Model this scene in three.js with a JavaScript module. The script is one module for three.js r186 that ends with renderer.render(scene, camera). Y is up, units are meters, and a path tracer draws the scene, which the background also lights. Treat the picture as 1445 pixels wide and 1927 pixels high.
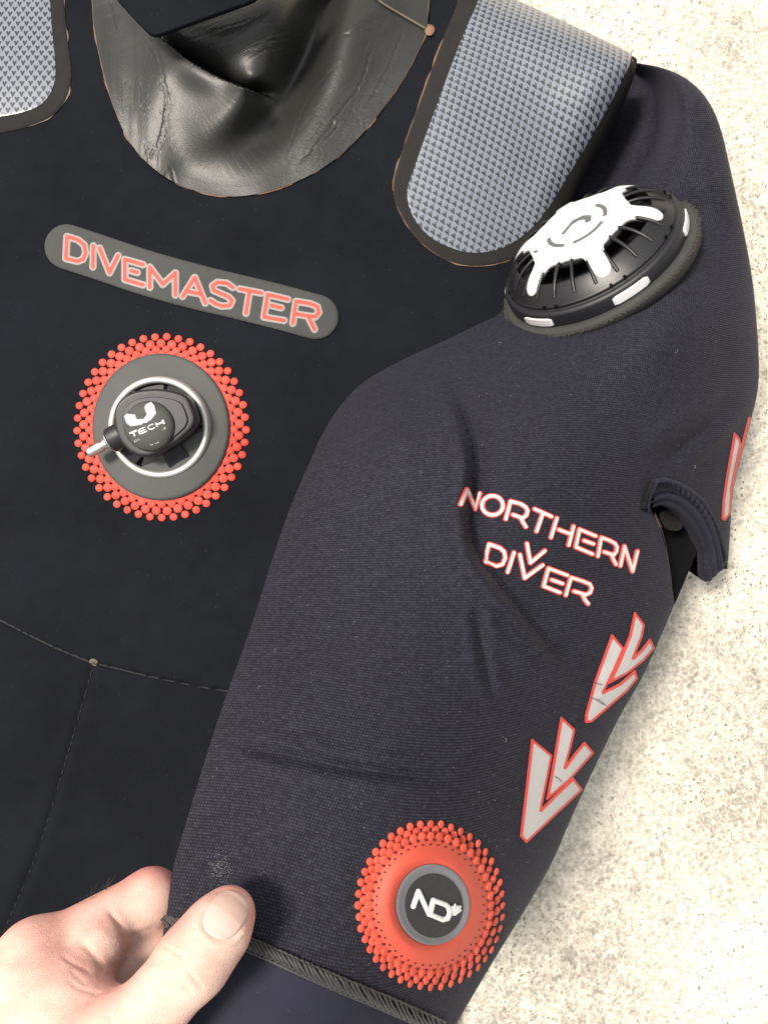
import * as THREE from 'three';
import { mergeGeometries } from 'three/addons/utils/BufferGeometryUtils.js';

// ------------------------------------------------------------------ camera, sky, sun, exposure
const PW = 1445, PH = 1927, FOCAL = 1512, PITCH = 4 * Math.PI / 180, CAM_H = 0.54;
const scene = new THREE.Scene();
const camera = new THREE.PerspectiveCamera(2 * Math.atan(PH / 2 / FOCAL) * 180 / Math.PI, PW / PH, 0.01, 60);
camera.position.set(0, CAM_H, CAM_H * Math.tan(PITCH));
camera.up.set(0, 0, -1);
camera.lookAt(0, 0, 0);
camera.updateMatrixWorld(true);
const SUN_DIR = new THREE.Vector3(-0.42, 0.88, -0.16).normalize();
{
  const W = 256, H = 128, d = new Float32Array(W * H * 4), v = new THREE.Vector3();
  for (let y = 0; y < H; y++) for (let x = 0; x < W; x++) {
    const el = ((y + 0.5) / H - 0.5) * Math.PI, az = ((x + 0.5) / W - 0.5) * 2 * Math.PI;
    v.set(Math.cos(az) * Math.cos(el), Math.sin(el), Math.sin(az) * Math.cos(el));
    const c = Math.max(0, v.dot(SUN_DIR)), up = Math.max(0, v.y);
    const s = v.y < 0 ? 0.2 : 0.2 + 0.1 * up + 0.62 * Math.pow(c, 3.0);
    const col = v.y < 0 ? [1.0, 0.94, 0.82] : [0.99, 0.99, 1.0];
    for (let k = 0; k < 3; k++) d[(y * W + x) * 4 + k] = s * col[k];
    d[(y * W + x) * 4 + 3] = 1;
  }
  const t = new THREE.DataTexture(d, W, H, THREE.RGBAFormat, THREE.FloatType);
  t.mapping = THREE.EquirectangularReflectionMapping; t.magFilter = THREE.LinearFilter; t.needsUpdate = true;
  scene.background = t; scene.environment = t;
}
const sun = new THREE.DirectionalLight(0xfff4e6, 2.6);
sun.position.copy(SUN_DIR).multiplyScalar(3);
sun.shadow.radius = 24; sun.castShadow = true; sun.shadow.mapSize.set(2048, 2048);
Object.assign(sun.shadow.camera, { left: -0.6, right: 0.6, top: 0.6, bottom: -0.6, near: 0.5, far: 6 });
scene.add(sun, sun.target);
const EXPOSURE = 2.05;

// ------------------------------------------------------------------ small maths
let seed = 20240;
const rnd = () => { seed = (seed * 1664525 + 1013904223) >>> 0; return seed / 4294967296; };
const clamp = (x, a, b) => Math.min(b, Math.max(a, x)), lerp = (a, b, t) => a + (b - a) * t;
const smooth = (a, b, x) => { const t = clamp((x - a) / (b - a), 0, 1); return t * t * (3 - 2 * t); };
const hash2 = (x, y) => { let h = Math.imul(x, 374761393) + Math.imul(y, 668265263) | 0; h = Math.imul(h ^ (h >>> 13), 1274126177); return ((h ^ (h >>> 16)) >>> 0) / 4294967296; };
function vnoise(x, y, per = 0) {
  const ix = Math.floor(x), iy = Math.floor(y), fx = x - ix, fy = y - iy, a = fx * fx * (3 - 2 * fx), b = fy * fy * (3 - 2 * fy);
  const m = (k) => per ? ((k % per) + per) % per : k;
  return lerp(lerp(hash2(m(ix), m(iy)), hash2(m(ix + 1), m(iy)), a), lerp(hash2(m(ix), m(iy + 1)), hash2(m(ix + 1), m(iy + 1)), a), b);
}
const V = (x, y, z) => new THREE.Vector3(x, y, z);
const CAM = camera.position.clone(), CR = V(0, 0, 0), CU = V(0, 0, 0), CB = V(0, 0, 0);
camera.matrixWorld.extractBasis(CR, CU, CB);
// the world point at height h above the ground on the sight line through photo pixel (u, v)
function atGround(u, v, h, out = V(0, 0, 0)) {
  const a = (u - PW / 2) / FOCAL, b = (PH / 2 - v) / FOCAL;
  const dx = CR.x * a + CU.x * b - CB.x, dy = CR.y * a + CU.y * b - CB.y, dz = CR.z * a + CU.z * b - CB.z, t = (h - CAM.y) / dy;
  return out.set(CAM.x + dx * t, h, CAM.z + dz * t);
}
const at = atGround;
// thin plate spline through [u, v, height] points
function plate(pts, reg = 0.02) {
  const n = pts.length, N = n + 3, S = 500, A = [], phi = (r2) => r2 > 1e-12 ? r2 * Math.log(r2) * 0.5 : 0;
  const x = pts.map((p) => p[0] / S), y = pts.map((p) => p[1] / S);
  for (let i = 0; i < N; i++) A.push(new Float64Array(N + 1));
  for (let i = 0; i < n; i++) {
    for (let j = 0; j < n; j++) A[i][j] = phi((x[i] - x[j]) ** 2 + (y[i] - y[j]) ** 2);
    A[i][i] += reg; A[i][n] = A[n][i] = 1; A[i][n + 1] = A[n + 1][i] = x[i]; A[i][n + 2] = A[n + 2][i] = y[i]; A[i][N] = pts[i][2];
  }
  for (let c = 0; c < N; c++) {
    let p = c; for (let r = c + 1; r < N; r++) if (Math.abs(A[r][c]) > Math.abs(A[p][c])) p = r;
    [A[c], A[p]] = [A[p], A[c]];
    for (let r = 0; r < N; r++) if (r !== c) { const f = A[r][c] / A[c][c]; if (f) for (let k = c; k <= N; k++) A[r][k] -= f * A[c][k]; }
  }
  const w = A.map((row, i) => row[N] / row[i]);
  return (u, v) => { const a = u / S, b = v / S; let s = w[n] + w[n + 1] * a + w[n + 2] * b; for (let i = 0; i < n; i++) s += w[i] * phi((a - x[i]) ** 2 + (b - y[i]) ** 2); return s; };
}
function chaikin(p, times, closed) {
  for (let k = 0; k < times; k++) {
    const q = [], n = p.length;
    if (!closed) q.push(p[0]);
    for (let i = 0; i < (closed ? n : n - 1); i++) { const a = p[i], b = p[(i + 1) % n]; q.push([a[0] * .75 + b[0] * .25, a[1] * .75 + b[1] * .25], [a[0] * .25 + b[0] * .75, a[1] * .25 + b[1] * .75]); }
    if (!closed) q.push(p[n - 1]);
    p = q;
  }
  return p;
}
// distance to a polyline; result object keeps the side (signed) and the arc position 0..1
function lineField(pts, times = 2, closed = false) {
  const p = chaikin(pts, times, closed), n = closed ? p.length : p.length - 1, seg = [], box = [1e9, 1e9, -1e9, -1e9];
  let L = 0;
  for (let i = 0; i < n; i++) { const a = p[i], b = p[(i + 1) % p.length], l = Math.hypot(b[0] - a[0], b[1] - a[1]); seg.push([a[0], a[1], b[0] - a[0], b[1] - a[1], l * l || 1e-9, L, l]); L += l; }
  for (const q of p) { box[0] = Math.min(box[0], q[0]); box[1] = Math.min(box[1], q[1]); box[2] = Math.max(box[2], q[0]); box[3] = Math.max(box[3], q[1]); }
  const f = (u, v) => {
    let best = 1e18, side = 1, s = 0;
    for (const g of seg) {
      const x = u - g[0], y = v - g[1], t = clamp((x * g[2] + y * g[3]) / g[4], 0, 1), dx = x - g[2] * t, dy = y - g[3] * t, d = dx * dx + dy * dy;
      if (d < best) { best = d; side = g[2] * y - g[3] * x; s = g[5] + g[6] * t; }
    }
    f.side = side >= 0 ? 1 : -1; f.s = s / L;
    return Math.sqrt(best);
  };
  f.box = box; f.len = L; f.pts = p;
  return f;
}
// signed distance to a closed outline, negative inside
function outline(pts, times = 2) {
  const f = lineField(pts, times, true), p = f.pts, n = p.length;
  const sd = (u, v) => {
    let inside = false;
    for (let i = 0, j = n - 1; i < n; j = i++) { const a = p[i], b = p[j]; if ((a[1] > v) !== (b[1] > v) && u < (b[0] - a[0]) * (v - a[1]) / (b[1] - a[1]) + a[0]) inside = !inside; }
    const d = f(u, v); return inside ? -d : d;
  };
  sd.box = f.box; sd.pts = p;
  return sd;
}
// a cached copy of a slow field on a grid
function cached(f, box, step) {
  const [x0, y0, x1, y1] = box, nx = Math.ceil((x1 - x0) / step) + 2, ny = Math.ceil((y1 - y0) / step) + 2, g = new Float32Array(nx * ny);
  for (let j = 0; j < ny; j++) for (let i = 0; i < nx; i++) g[j * nx + i] = f(x0 + i * step, y0 + j * step);
  return (u, v) => {
    const x = clamp((u - x0) / step, 0, nx - 1.001), y = clamp((v - y0) / step, 0, ny - 1.001), i = Math.floor(x), j = Math.floor(y), a = x - i, b = y - j, k = j * nx + i;
    return (g[k] * (1 - a) + g[k + 1] * a) * (1 - b) + (g[k + nx] * (1 - a) + g[k + nx + 1] * a) * b;
  };
}
// A sheet of material: the inside of sd, lying at height H (metres above the ground), cut by marching squares.
// opt: cell, lift(u, v, d) along the surface normal, uv(point, u, v, d), edge: [[inset px, drop m], ...] rows of the turned-down rim
function sheet(sd, H, opt = {}) {
  const at = opt.at ?? atGround, ax = opt.at ? 'z' : 'y';
  const cell = opt.cell ?? 4, b = opt.box ?? sd.box, x0 = b[0] - cell, y0 = b[1] - cell, nx = Math.ceil((b[2] - x0) / cell) + 2, ny = Math.ceil((b[3] - y0) / cell) + 2;
  const val = new Float32Array(nx * ny), ids = new Map(), U = [], idx = [], rim = [];
  for (let j = 0; j < ny; j++) for (let i = 0; i < nx; i++) { let d = sd(x0 + i * cell, y0 + j * cell); if (Math.abs(d) < cell * 0.02) d = -cell * 0.02; val[j * nx + i] = d; }
  const corner = (i, j) => { const k = (j * nx + i) * 3; if (!ids.has(k)) { ids.set(k, U.length); U.push([x0 + i * cell, y0 + j * cell]); } return ids.get(k); };
  const cut = (i, j, dir) => {
    const k = (j * nx + i) * 3 + 1 + dir;
    if (!ids.has(k)) { const a = val[j * nx + i], c = dir ? val[(j + 1) * nx + i] : val[j * nx + i + 1], t = clamp(a / (a - c), 0.02, 0.98); ids.set(k, U.length); U.push([x0 + (i + (dir ? 0 : t)) * cell, y0 + (j + (dir ? t : 0)) * cell]); }
    return ids.get(k);
  };
  for (let j = 0; j < ny - 1; j++) for (let i = 0; i < nx - 1; i++) {
    const c = [[i, j], [i + 1, j], [i + 1, j + 1], [i, j + 1]], ins = c.map(([a, q]) => val[q * nx + a] < 0);
    if (!ins.some((x) => x)) continue;
    const e = [() => cut(i, j, 0), () => cut(i + 1, j, 1), () => cut(i, j + 1, 0), () => cut(i, j, 1)], loop = [];
    for (let k = 0; k < 4; k++) { if (ins[k]) loop.push([corner(...c[k]), 0]); if (ins[k] !== ins[(k + 1) % 4]) loop.push([e[k](), ins[k] ? 1 : 2]); }
    for (let k = 1; k < loop.length - 1; k++) idx.push(loop[0][0], loop[k + 1][0], loop[k][0]);
    for (let k = 0; k < loop.length; k++) { const q = loop[(k + 1) % loop.length]; if (loop[k][1] === 1 && q[1] === 2) rim.push([loop[k][0], q[0]]); }
  }
  const n0 = U.length, pos = [], nor = [], uv = [], col = [], P = V(), A = V(), B = V(), C = V(), D = V(), N = V(), e = opt.eps ?? 0.7;
  const normal = (u, v, o) => { at(u + e, v, H(u + e, v), A); at(u - e, v, H(u - e, v), B); at(u, v + e, H(u, v + e), C); at(u, v - e, H(u, v - e), D); A.sub(B); C.sub(D); return o.crossVectors(C, A).normalize(); };
  const point = (u, v, d, o) => { at(u, v, H(u, v), o); if (opt.lift) { normal(u, v, N); o.addScaledVector(N, opt.lift(u, v, d)); } return o; };
  for (const [u, v] of U) {
    const d = opt.lift || opt.uv || opt.color ? sd(u, v) : 0, e2 = e;
    point(u, v, d, P);
    if (opt.lift) {
      const a = V(), bq = V(), c = V(), q = V();
      point(u + e2, v, Math.min(0, sd(u + e2, v)), a); point(u - e2, v, Math.min(0, sd(u - e2, v)), bq); point(u, v + e2, Math.min(0, sd(u, v + e2)), c); point(u, v - e2, Math.min(0, sd(u, v - e2)), q);
      N.crossVectors(c.sub(q), a.sub(bq)).normalize();
    } else normal(u, v, N);
    pos.push(P.x, P.y, P.z); nor.push(N.x, N.y, N.z);
    const t = opt.uv ? opt.uv(P, u, v, d) : [P.x, P.z]; uv.push(t[0], t[1]);
    if (opt.color) col.push(...opt.color(P, u, v, d));
  }
  if (opt.edge) {
    const rows = opt.edge, map = new Map();
    const ring = (id) => {
      if (map.has(id)) return map.get(id);
      const [u, v] = U[id], g = 1.5; let gx = sd(u + g, v) - sd(u - g, v), gy = sd(u, v + g) - sd(u, v - g); const l = Math.hypot(gx, gy) || 1; gx /= l; gy /= l;
      const base = V(pos[id * 3], pos[id * 3 + 1], pos[id * 3 + 2]), h0 = base[ax], es = opt.edgeScale ? opt.edgeScale(u, v) : 1, first = pos.length / 3;
      at(u + gx * 3, v + gy * 3, h0, A); at(u, v, h0, B); const out = A.sub(B).normalize().clone();
      rows.forEach(([ins0, drop0], k) => {
        const ins = ins0 * es, drop = drop0 * es;
        at(u - gx * ins, v - gy * ins, h0, A); at(u, v, h0, B); C.copy(base).add(A.sub(B)); C[ax] = Math.max(opt.at ? -1e9 : 0.001, h0 - drop);
        pos.push(C.x, C.y, C.z); const down = k / Math.max(1, rows.length - 1) - 0.2; N.copy(out).multiplyScalar(1 - Math.abs(down) * 0.7); N[ax] -= down; N.normalize(); nor.push(N.x, N.y, N.z);
        uv.push(uv[id * 2], uv[id * 2 + 1] + drop * (opt.uvDrop ?? 1)); if (opt.color) col.push(...(opt.edgeColor ?? col.slice(id * 3, id * 3 + 3)));
      });
      map.set(id, first); return first;
    };
    for (const [a, c] of rim) { const r = ring(a), s = ring(c); for (let k = 0; k < rows.length - 1; k++) idx.push(r + k, s + k, s + k + 1, r + k, s + k + 1, r + k + 1); }
  }
  const g = new THREE.BufferGeometry();
  g.setAttribute('position', new THREE.Float32BufferAttribute(pos, 3)); g.setAttribute('normal', new THREE.Float32BufferAttribute(nor, 3)); g.setAttribute('uv', new THREE.Float32BufferAttribute(uv, 2));
  if (opt.color) g.setAttribute('color', new THREE.Float32BufferAttribute(col, 3));
  g.setIndex(idx);
  return g;
}
// surface normal of a height field at a pixel
function surfNormal(H, u, v, e = 1.5) { const a = at(u + e, v, H(u + e, v)).sub(at(u - e, v, H(u - e, v))), c = at(u, v + e, H(u, v + e)).sub(at(u, v - e, H(u, v - e))); return c.cross(a).normalize(); }
const onto = (H, u, v, lift = 0) => at(u, v, H(u, v)).addScaledVector(surfNormal(H, u, v), lift);

// ------------------------------------------------------------------ objects
function part(name, geometry, material, parent, label) {
  const m = new THREE.Mesh(geometry, material); m.name = name; m.castShadow = m.receiveShadow = true;
  if (label) m.userData.label = label;
  (parent ?? scene).add(m); return m;
}
function group(name, parent, label) { const o = new THREE.Group(); o.name = name; if (label) o.userData.label = label; parent.add(o); return o; }
function tubeAlong(points, r, seg, radial = 6, closed = false) { return new THREE.TubeGeometry(new THREE.CatmullRomCurve3(points, closed), seg, r, radial, closed); }

// ------------------------------------------------------------------ textures
function texture(w, h, f, srgb, repeat = true) {
  const d = new Uint8Array(w * h * 4);
  for (let y = 0; y < h; y++) for (let x = 0; x < w; x++) { const c = f(x, y), k = (y * w + x) * 4; if (typeof c === 'number') d[k] = d[k + 1] = d[k + 2] = clamp(c * 255, 0, 255); else for (let i = 0; i < 3; i++) d[k + i] = clamp(c[i] * 255, 0, 255); d[k + 3] = 255; }
  const t = new THREE.DataTexture(d, w, h); if (srgb) t.colorSpace = THREE.SRGBColorSpace;
  t.magFilter = THREE.LinearFilter; t.minFilter = THREE.LinearMipmapLinearFilter; t.generateMipmaps = true; if (repeat) t.wrapS = t.wrapT = THREE.RepeatWrapping; t.needsUpdate = true;
  return t;
}
const sized = (t, sx, sy = sx) => { const c = t.clone(); c.repeat.set(1 / sx, 1 / sy); c.needsUpdate = true; return c; };
const toS = (x) => x <= 0.0031308 ? x * 12.92 : 1.055 * Math.pow(x, 1 / 2.4) - 0.055;
// ------------------------------------------------------------------ fabric, rubber and concrete
const KNIT = 32, KT = 512, kj = Array.from({ length: KNIT * KNIT }, () => [rnd(), rnd(), rnd()]);
const knitHeight = (x, y) => {           // jersey face: offset rows of loops with a hole between them
  const ry = y / KT * KNIT, row = Math.floor(ry), rx = x / KT * KNIT + (row & 1) * 0.5, c = ((Math.floor(rx) % KNIT) + KNIT) % KNIT, j = kj[row * KNIT + c];
  const fx = rx - Math.floor(rx) - 0.5 + (j[0] - 0.5) * 0.16, fy = ry - row - 0.5 + (j[1] - 0.5) * 0.14;
  const hole = Math.exp(-(fx * fx / 0.055 + fy * fy / 0.05)), groove = 0.5 + 0.5 * Math.cos(fy * 2 * Math.PI);
  return clamp(0.35 + 0.65 * groove - 0.85 * hole + (j[2] - 0.5) * 0.12, 0, 1);
};
const knitBump = texture(KT, KT, knitHeight);
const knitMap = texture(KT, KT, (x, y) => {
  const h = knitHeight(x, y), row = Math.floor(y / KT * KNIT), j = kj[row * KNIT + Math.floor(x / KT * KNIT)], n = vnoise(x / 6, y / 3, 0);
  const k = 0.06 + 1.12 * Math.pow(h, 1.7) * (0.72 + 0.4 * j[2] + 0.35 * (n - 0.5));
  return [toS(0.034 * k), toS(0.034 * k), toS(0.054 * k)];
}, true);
const fineBump = texture(512, 512, (x, y) => 0.5 + 0.25 * Math.cos(x / 512 * 2 * Math.PI * 64) * Math.cos(y / 512 * 2 * Math.PI * 64) + 0.35 * (vnoise(x / 4, y / 4, 128) - 0.5));
const blotch = (s, lo, hi, col) => texture(512, 512, (x, y) => {
  const n = 0.5 * vnoise(x / 128, y / 128, 4) + 0.3 * vnoise(x / 32, y / 32, 16) + 0.2 * vnoise(x / 4, y / 4, 128), k = lerp(lo, hi, n);
  return col.map((c) => toS(c * k));
}, true);
const lint = (base, dens, lo, hi) => {
  const specks = new Map(); for (let i = 0; i < dens; i++) specks.set(Math.floor(rnd() * 512) + 512 * Math.floor(rnd() * 512), 0.3 + rnd() * 0.7);
  return texture(512, 512, (x, y) => {
    const n = 0.5 * vnoise(x / 128, y / 128, 4) + 0.3 * vnoise(x / 24, y / 24, 0) + 0.2 * hash2(x, y), k = lerp(lo, hi, n), s = specks.get(x + 512 * y) ?? 0;
    return base.map((c) => toS(c * k + 0.09 * s));
  }, true);
};
const M = {};
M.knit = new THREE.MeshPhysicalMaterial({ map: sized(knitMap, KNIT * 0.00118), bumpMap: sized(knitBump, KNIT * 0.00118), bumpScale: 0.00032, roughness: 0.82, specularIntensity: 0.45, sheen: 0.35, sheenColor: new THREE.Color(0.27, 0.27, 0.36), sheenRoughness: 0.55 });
M.body = new THREE.MeshPhysicalMaterial({ map: sized(lint([0.0074, 0.0084, 0.0115], 90, 0.7, 1.3), 0.16), bumpMap: sized(fineBump, 0.05), bumpScale: 0.00012, roughness: 0.9, specularIntensity: 0.2, sheen: 0.06, sheenColor: new THREE.Color(0.25, 0.26, 0.3), sheenRoughness: 0.6 });
M.cuff = new THREE.MeshPhysicalMaterial({ map: sized(lint([0.018, 0.019, 0.032], 260, 0.85, 1.15), 0.13), bumpMap: sized(fineBump, 0.045), bumpScale: 0.0001, roughness: 0.85, specularIntensity: 0.4, sheen: 0.3, sheenColor: new THREE.Color(0.3, 0.3, 0.36), sheenRoughness: 0.6 });
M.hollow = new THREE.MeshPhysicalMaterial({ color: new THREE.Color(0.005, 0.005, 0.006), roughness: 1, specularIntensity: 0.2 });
const grain = texture(512, 512, (x, y) => 0.5 + 0.5 * (vnoise(x / 5, y / 5, 0) - 0.5) + 0.3 * (vnoise(x / 22, y / 22, 0) - 0.5) + 0.15 * (hash2(x, y) - 0.5));
M.seal = new THREE.MeshPhysicalMaterial({ map: sized(blotch(1, 0.85, 1.15, [0.019, 0.0198, 0.0185]), 0.09), bumpMap: sized(grain, 0.05), bumpScale: 0.00008, roughness: 0.42, specularIntensity: 0.85 });
M.smoothRubber = new THREE.MeshPhysicalMaterial({ map: sized(blotch(1, 0.9, 1.1, [0.058, 0.06, 0.057]), 0.06), bumpMap: sized(grain, 0.04), bumpScale: 0.00005, roughness: 0.6, specularIntensity: 0.6 });
M.plate = new THREE.MeshPhysicalMaterial({ map: sized(blotch(1, 0.9, 1.1, [0.046, 0.048, 0.046]), 0.06), bumpMap: sized(fineBump, 0.05), bumpScale: 0.00012, roughness: 0.7, specularIntensity: 0.6 });
M.glue = new THREE.MeshStandardMaterial({ map: sized(blotch(1, 0.45, 1.4, [0.19, 0.105, 0.06]), 0.02), roughness: 0.75 });
M.paleGlue = new THREE.MeshStandardMaterial({ map: sized(blotch(1, 0.5, 1.4, [0.12, 0.1, 0.07]), 0.02), roughness: 0.75 });
const twill = texture(256, 256, (x, y) => 0.5 + 0.5 * Math.sin((x + y * 0.55) / 256 * 2 * Math.PI * 32 * 0.5) * (0.7 + 0.3 * vnoise(x / 3, y / 3)));
M.tape = new THREE.MeshPhysicalMaterial({ map: sized(blotch(1, 0.85, 1.15, [0.017, 0.0165, 0.016]), 0.05), bumpMap: sized(twill, 0.018), bumpScale: 0.00014, roughness: 0.8, specularIntensity: 0.4 });
// pad print: rows of V marks pressed between raised diamonds
const vee = (x, y, S) => {               // 1 on a V stroke; cell of S x S, next column shifted by half a cell
  let best = 9;
  for (let dx = -1; dx <= 1; dx++) for (let dy = -1; dy <= 1; dy++) for (const [ox, oy] of [[0, 0], [0.5, 0.5]]) {
    const X = x / S - ox - dx - 0.25, Y = y / S - oy - dy - 0.35;
    for (const sgn of [-1, 1]) for (const [sh, len, th] of [[0, 0.4, 0], [0.2, 0.25, 0.008]]) {
      const ex = sgn * len * 0.56, ey = -len, qx = X, qy = Y + sh, t = clamp((qx * ex + qy * ey) / (ex * ex + ey * ey), 0, 1);
      best = Math.min(best, Math.hypot(qx - ex * t, qy - ey * t) + th);
    }
  }
  return 1 - smooth(0.03, 0.07, best);
};
const padTile = new Float32Array(128 * 128); for (let y = 0; y < 128; y++) for (let x = 0; x < 128; x++) padTile[y * 128 + x] = vee(x, y, 128);
const padBump = texture(128, 128, (x, y) => { const X = ((x / 128 + y / 128) % 1), Y = ((x / 128 - y / 128 + 2) % 1); return 0.8 + 0.03 * (1 - X) + 0.03 * Y - 0.6 * padTile[y * 128 + x]; });
const padMap = texture(128, 128, (x, y) => { const k = padTile[y * 128 + x]; return [lerp(0.44, 0.09, k), lerp(0.465, 0.098, k), lerp(0.505, 0.112, k)]; }, true);
M.pad = new THREE.MeshPhysicalMaterial({ map: sized(padMap, 0.0054, 0.0068), bumpMap: sized(padBump, 0.0054, 0.0068), bumpScale: 0.0002, roughness: 0.33, specularIntensity: 0.9, clearcoat: 0.4, clearcoatRoughness: 0.22 });
M.seam = new THREE.MeshStandardMaterial({ map: sized(blotch(1, 0.3, 1.7, [0.018, 0.0185, 0.0195]), 0.02), roughness: 0.9 });
M.black = new THREE.MeshPhysicalMaterial({ color: new THREE.Color(0.013, 0.013, 0.015), roughness: 0.32, specularIntensity: 0.9, bumpMap: sized(grain, 0.012), bumpScale: 0.00002 });
M.satin = new THREE.MeshPhysicalMaterial({ color: new THREE.Color(0.012, 0.012, 0.015), roughness: 0.42, bumpMap: sized(grain, 0.012), bumpScale: 0.00003 });
M.gloss = new THREE.MeshPhysicalMaterial({ color: new THREE.Color(0.005, 0.005, 0.008), roughness: 0.42, specularIntensity: 0.5 });
M.white = new THREE.MeshPhysicalMaterial({ color: new THREE.Color(0.62, 0.62, 0.63), roughness: 0.4 });
M.steel = new THREE.MeshPhysicalMaterial({ color: new THREE.Color(0.75, 0.75, 0.72), metalness: 1, roughness: 0.3 });
M.alloy = new THREE.MeshPhysicalMaterial({ color: new THREE.Color(0.62, 0.62, 0.58), metalness: 0.6, roughness: 0.45 });
M.red = new THREE.MeshPhysicalMaterial({ color: new THREE.Color(0.54, 0.068, 0.046), roughness: 0.5, specularIntensity: 0.35, bumpMap: sized(grain, 0.01), bumpScale: 0.00003 });
M.badgeRed = new THREE.MeshPhysicalMaterial({ color: new THREE.Color(0.6, 0.088, 0.055), roughness: 0.52, specularIntensity: 0.4, bumpMap: sized(grain, 0.01), bumpScale: 0.00003 });

const tones = (m) => [m, ...[0.86, 1.1].map((k) => { const c = m.clone(); c.color.multiplyScalar(k); return c; })];
M.redTones = tones(M.red); M.badgeTones = tones(M.badgeRed);
const beadGeometry = new THREE.LatheGeometry([[1, -0.4], [1, 0.1], [0.96, 0.42], [0.82, 0.74], [0.55, 0.93], [0.25, 0.99], [0, 1]].map(([r, y]) => new THREE.Vector2(r, y)), 14);
// ------------------------------------------------------------------ ground
{
  const S = 2048, T = 0.8;
  const cellN = (x, y, s) => { const X = x / s, Y = y / s, ix = Math.floor(X), iy = Math.floor(Y); let b = 9, id = 0; for (let j = -1; j <= 1; j++) for (let i = -1; i <= 1; i++) { const a = hash2(ix + i + 71, iy + j), c = hash2(ix + i, iy + j + 133), d = (ix + i + a - X) ** 2 + (iy + j + c - Y) ** 2; if (d < b) { b = d; id = hash2((ix + i) * 7 + 3, (iy + j) * 5 + 11); } } return [Math.sqrt(b), id]; };
  const bumpD = new Float32Array(S * S);
  const map = texture(S, S, (x, y) => {
    const wx = x + 14 * vnoise(x / 22, y / 22), wy = y + 14 * vnoise(x / 22 + 40, y / 22 + 9);
    const [d, id] = cellN(wx, wy, 8), [d2, id2] = cellN(wx, wy, 4), big = vnoise(x / 160, y / 160) * 0.4 + vnoise(x / 52, y / 52) * 0.32 + vnoise(x / 18, y / 18) * 0.28;
    const n3 = vnoise(x / 3.1, y / 3.1), n4 = vnoise(x / 6.5 + 3, y / 6.5); let k = 0.6 + 0.5 * (big - 0.5) + 0.3 * (vnoise(x / 300 + 4, y / 300 + 2) - 0.5) + (id - 0.5) * 0.1 * smooth(0.75, 0.1, d) + (id2 - 0.5) * 0.07 * smooth(0.8, 0.2, d2) + (n3 - 0.5) * 0.3 + (n4 - 0.5) * 0.22;
    let c = [k, k * 0.925, k * 0.775];
    const pale = smooth(0.66, 0.86, id) * smooth(0.62, 0.3, d), dark = smooth(0.86, 0.95, id2) * smooth(0.6, 0.2, d2) * smooth(0.35, 0.6, big), rust = smooth(0.93, 0.985, id2 * 0.5 + 0.5 * vnoise(x / 60 + 9, y / 60)) ;
    c = [lerp(c[0], 0.78, pale * .4), lerp(c[1], 0.75, pale * .4), lerp(c[2], 0.66, pale * .4)];
    c = [lerp(c[0], 0.17, dark * .75), lerp(c[1], 0.14, dark * .75), lerp(c[2], 0.1, dark * .75)];
    c = [lerp(c[0], 0.42, rust), lerp(c[1], 0.28, rust), lerp(c[2], 0.15, rust)];
    bumpD[y * S + x] = clamp(0.45 + 0.5 * (big - 0.5) + 0.2 * (id - 0.4) * smooth(0.75, 0.1, d) + 0.25 * (n3 - 0.5) + 0.3 * (n4 - 0.5) - dark * 0.35, 0, 1);
    return c.map((q) => toS(clamp(q * 0.86, 0, 1)));
  }, true);
  const bump = texture(S, S, (x, y) => bumpD[y * S + x]);
  for (const t of [map, bump]) t.wrapS = t.wrapT = THREE.MirroredRepeatWrapping;
  const g = new THREE.PlaneGeometry(8, 8); g.rotateX(-Math.PI / 2);
  const uv = g.attributes.uv, p = g.attributes.position; for (let i = 0; i < uv.count; i++) uv.setXY(i, p.getX(i) + 0.12, p.getZ(i) + 0.4);
  const o = part('ground', g, new THREE.MeshStandardMaterial({ map: sized(map, T), bumpMap: sized(bump, T), bumpScale: 0.0022, roughness: 0.95 }), scene, 'pale speckled concrete ground under the black drysuit');
  Object.assign(o.userData, { category: 'ground', kind: 'structure' });
}

// ------------------------------------------------------------------ drysuit
const suit = group('drysuit', scene, 'black diving drysuit lying on pale concrete with red and grey prints');
suit.userData.category = 'drysuit';
const C = (s, ox, oy, list) => list.map(([x, y]) => [x / s + ox, y / s + oy]);
const roundoff = (d, w, drop) => { const t = clamp(1 + d / w, 0, 1); return drop * (1 - Math.sqrt(Math.max(0, 1 - t * t))); };   // d negative inside

// torso
const bodyBase = plate([[0, 0, .062], [0, 300, .064], [250, 500, .062], [400, 650, .064], [300, 800, .062], [600, 480, .064], [0, 800, .055], [-250, 900, .035], [0, 1200, .05], [180, 1247, .046], [0, 1700, .045], [250, 1650, .043], [450, 1250, .046], [600, 900, .058], [700, 650, .062],
  [850, 560, .058], [740, 350, .066], [850, 250, .068], [950, 330, .062], [1050, 300, .055], [1090, 345, .055], [1000, 120, .068], [1190, 120, .072], [1100, 180, .068], [1150, 250, .062], [960, 20, .06], [1000, 450, .054], [1100, 600, .05], [900, 1300, .04], [1000, 1000, .045], [400, 2100, .04], [500, 100, .066], [600, -80, .055], [200, -80, .06]], 0.004);
const bodySd = outline([[-330, -140], [300, -140], [700, -140], [955, -4], [955, -4], [1100, 62], [1199, 110], [1199, 110], [1192, 150], [1145, 255], [1090, 345], [1062, 420], [1080, 600], [1150, 900], [1060, 1300], [900, 1750], [780, 2250], [-330, 2250]], 2);
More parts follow.
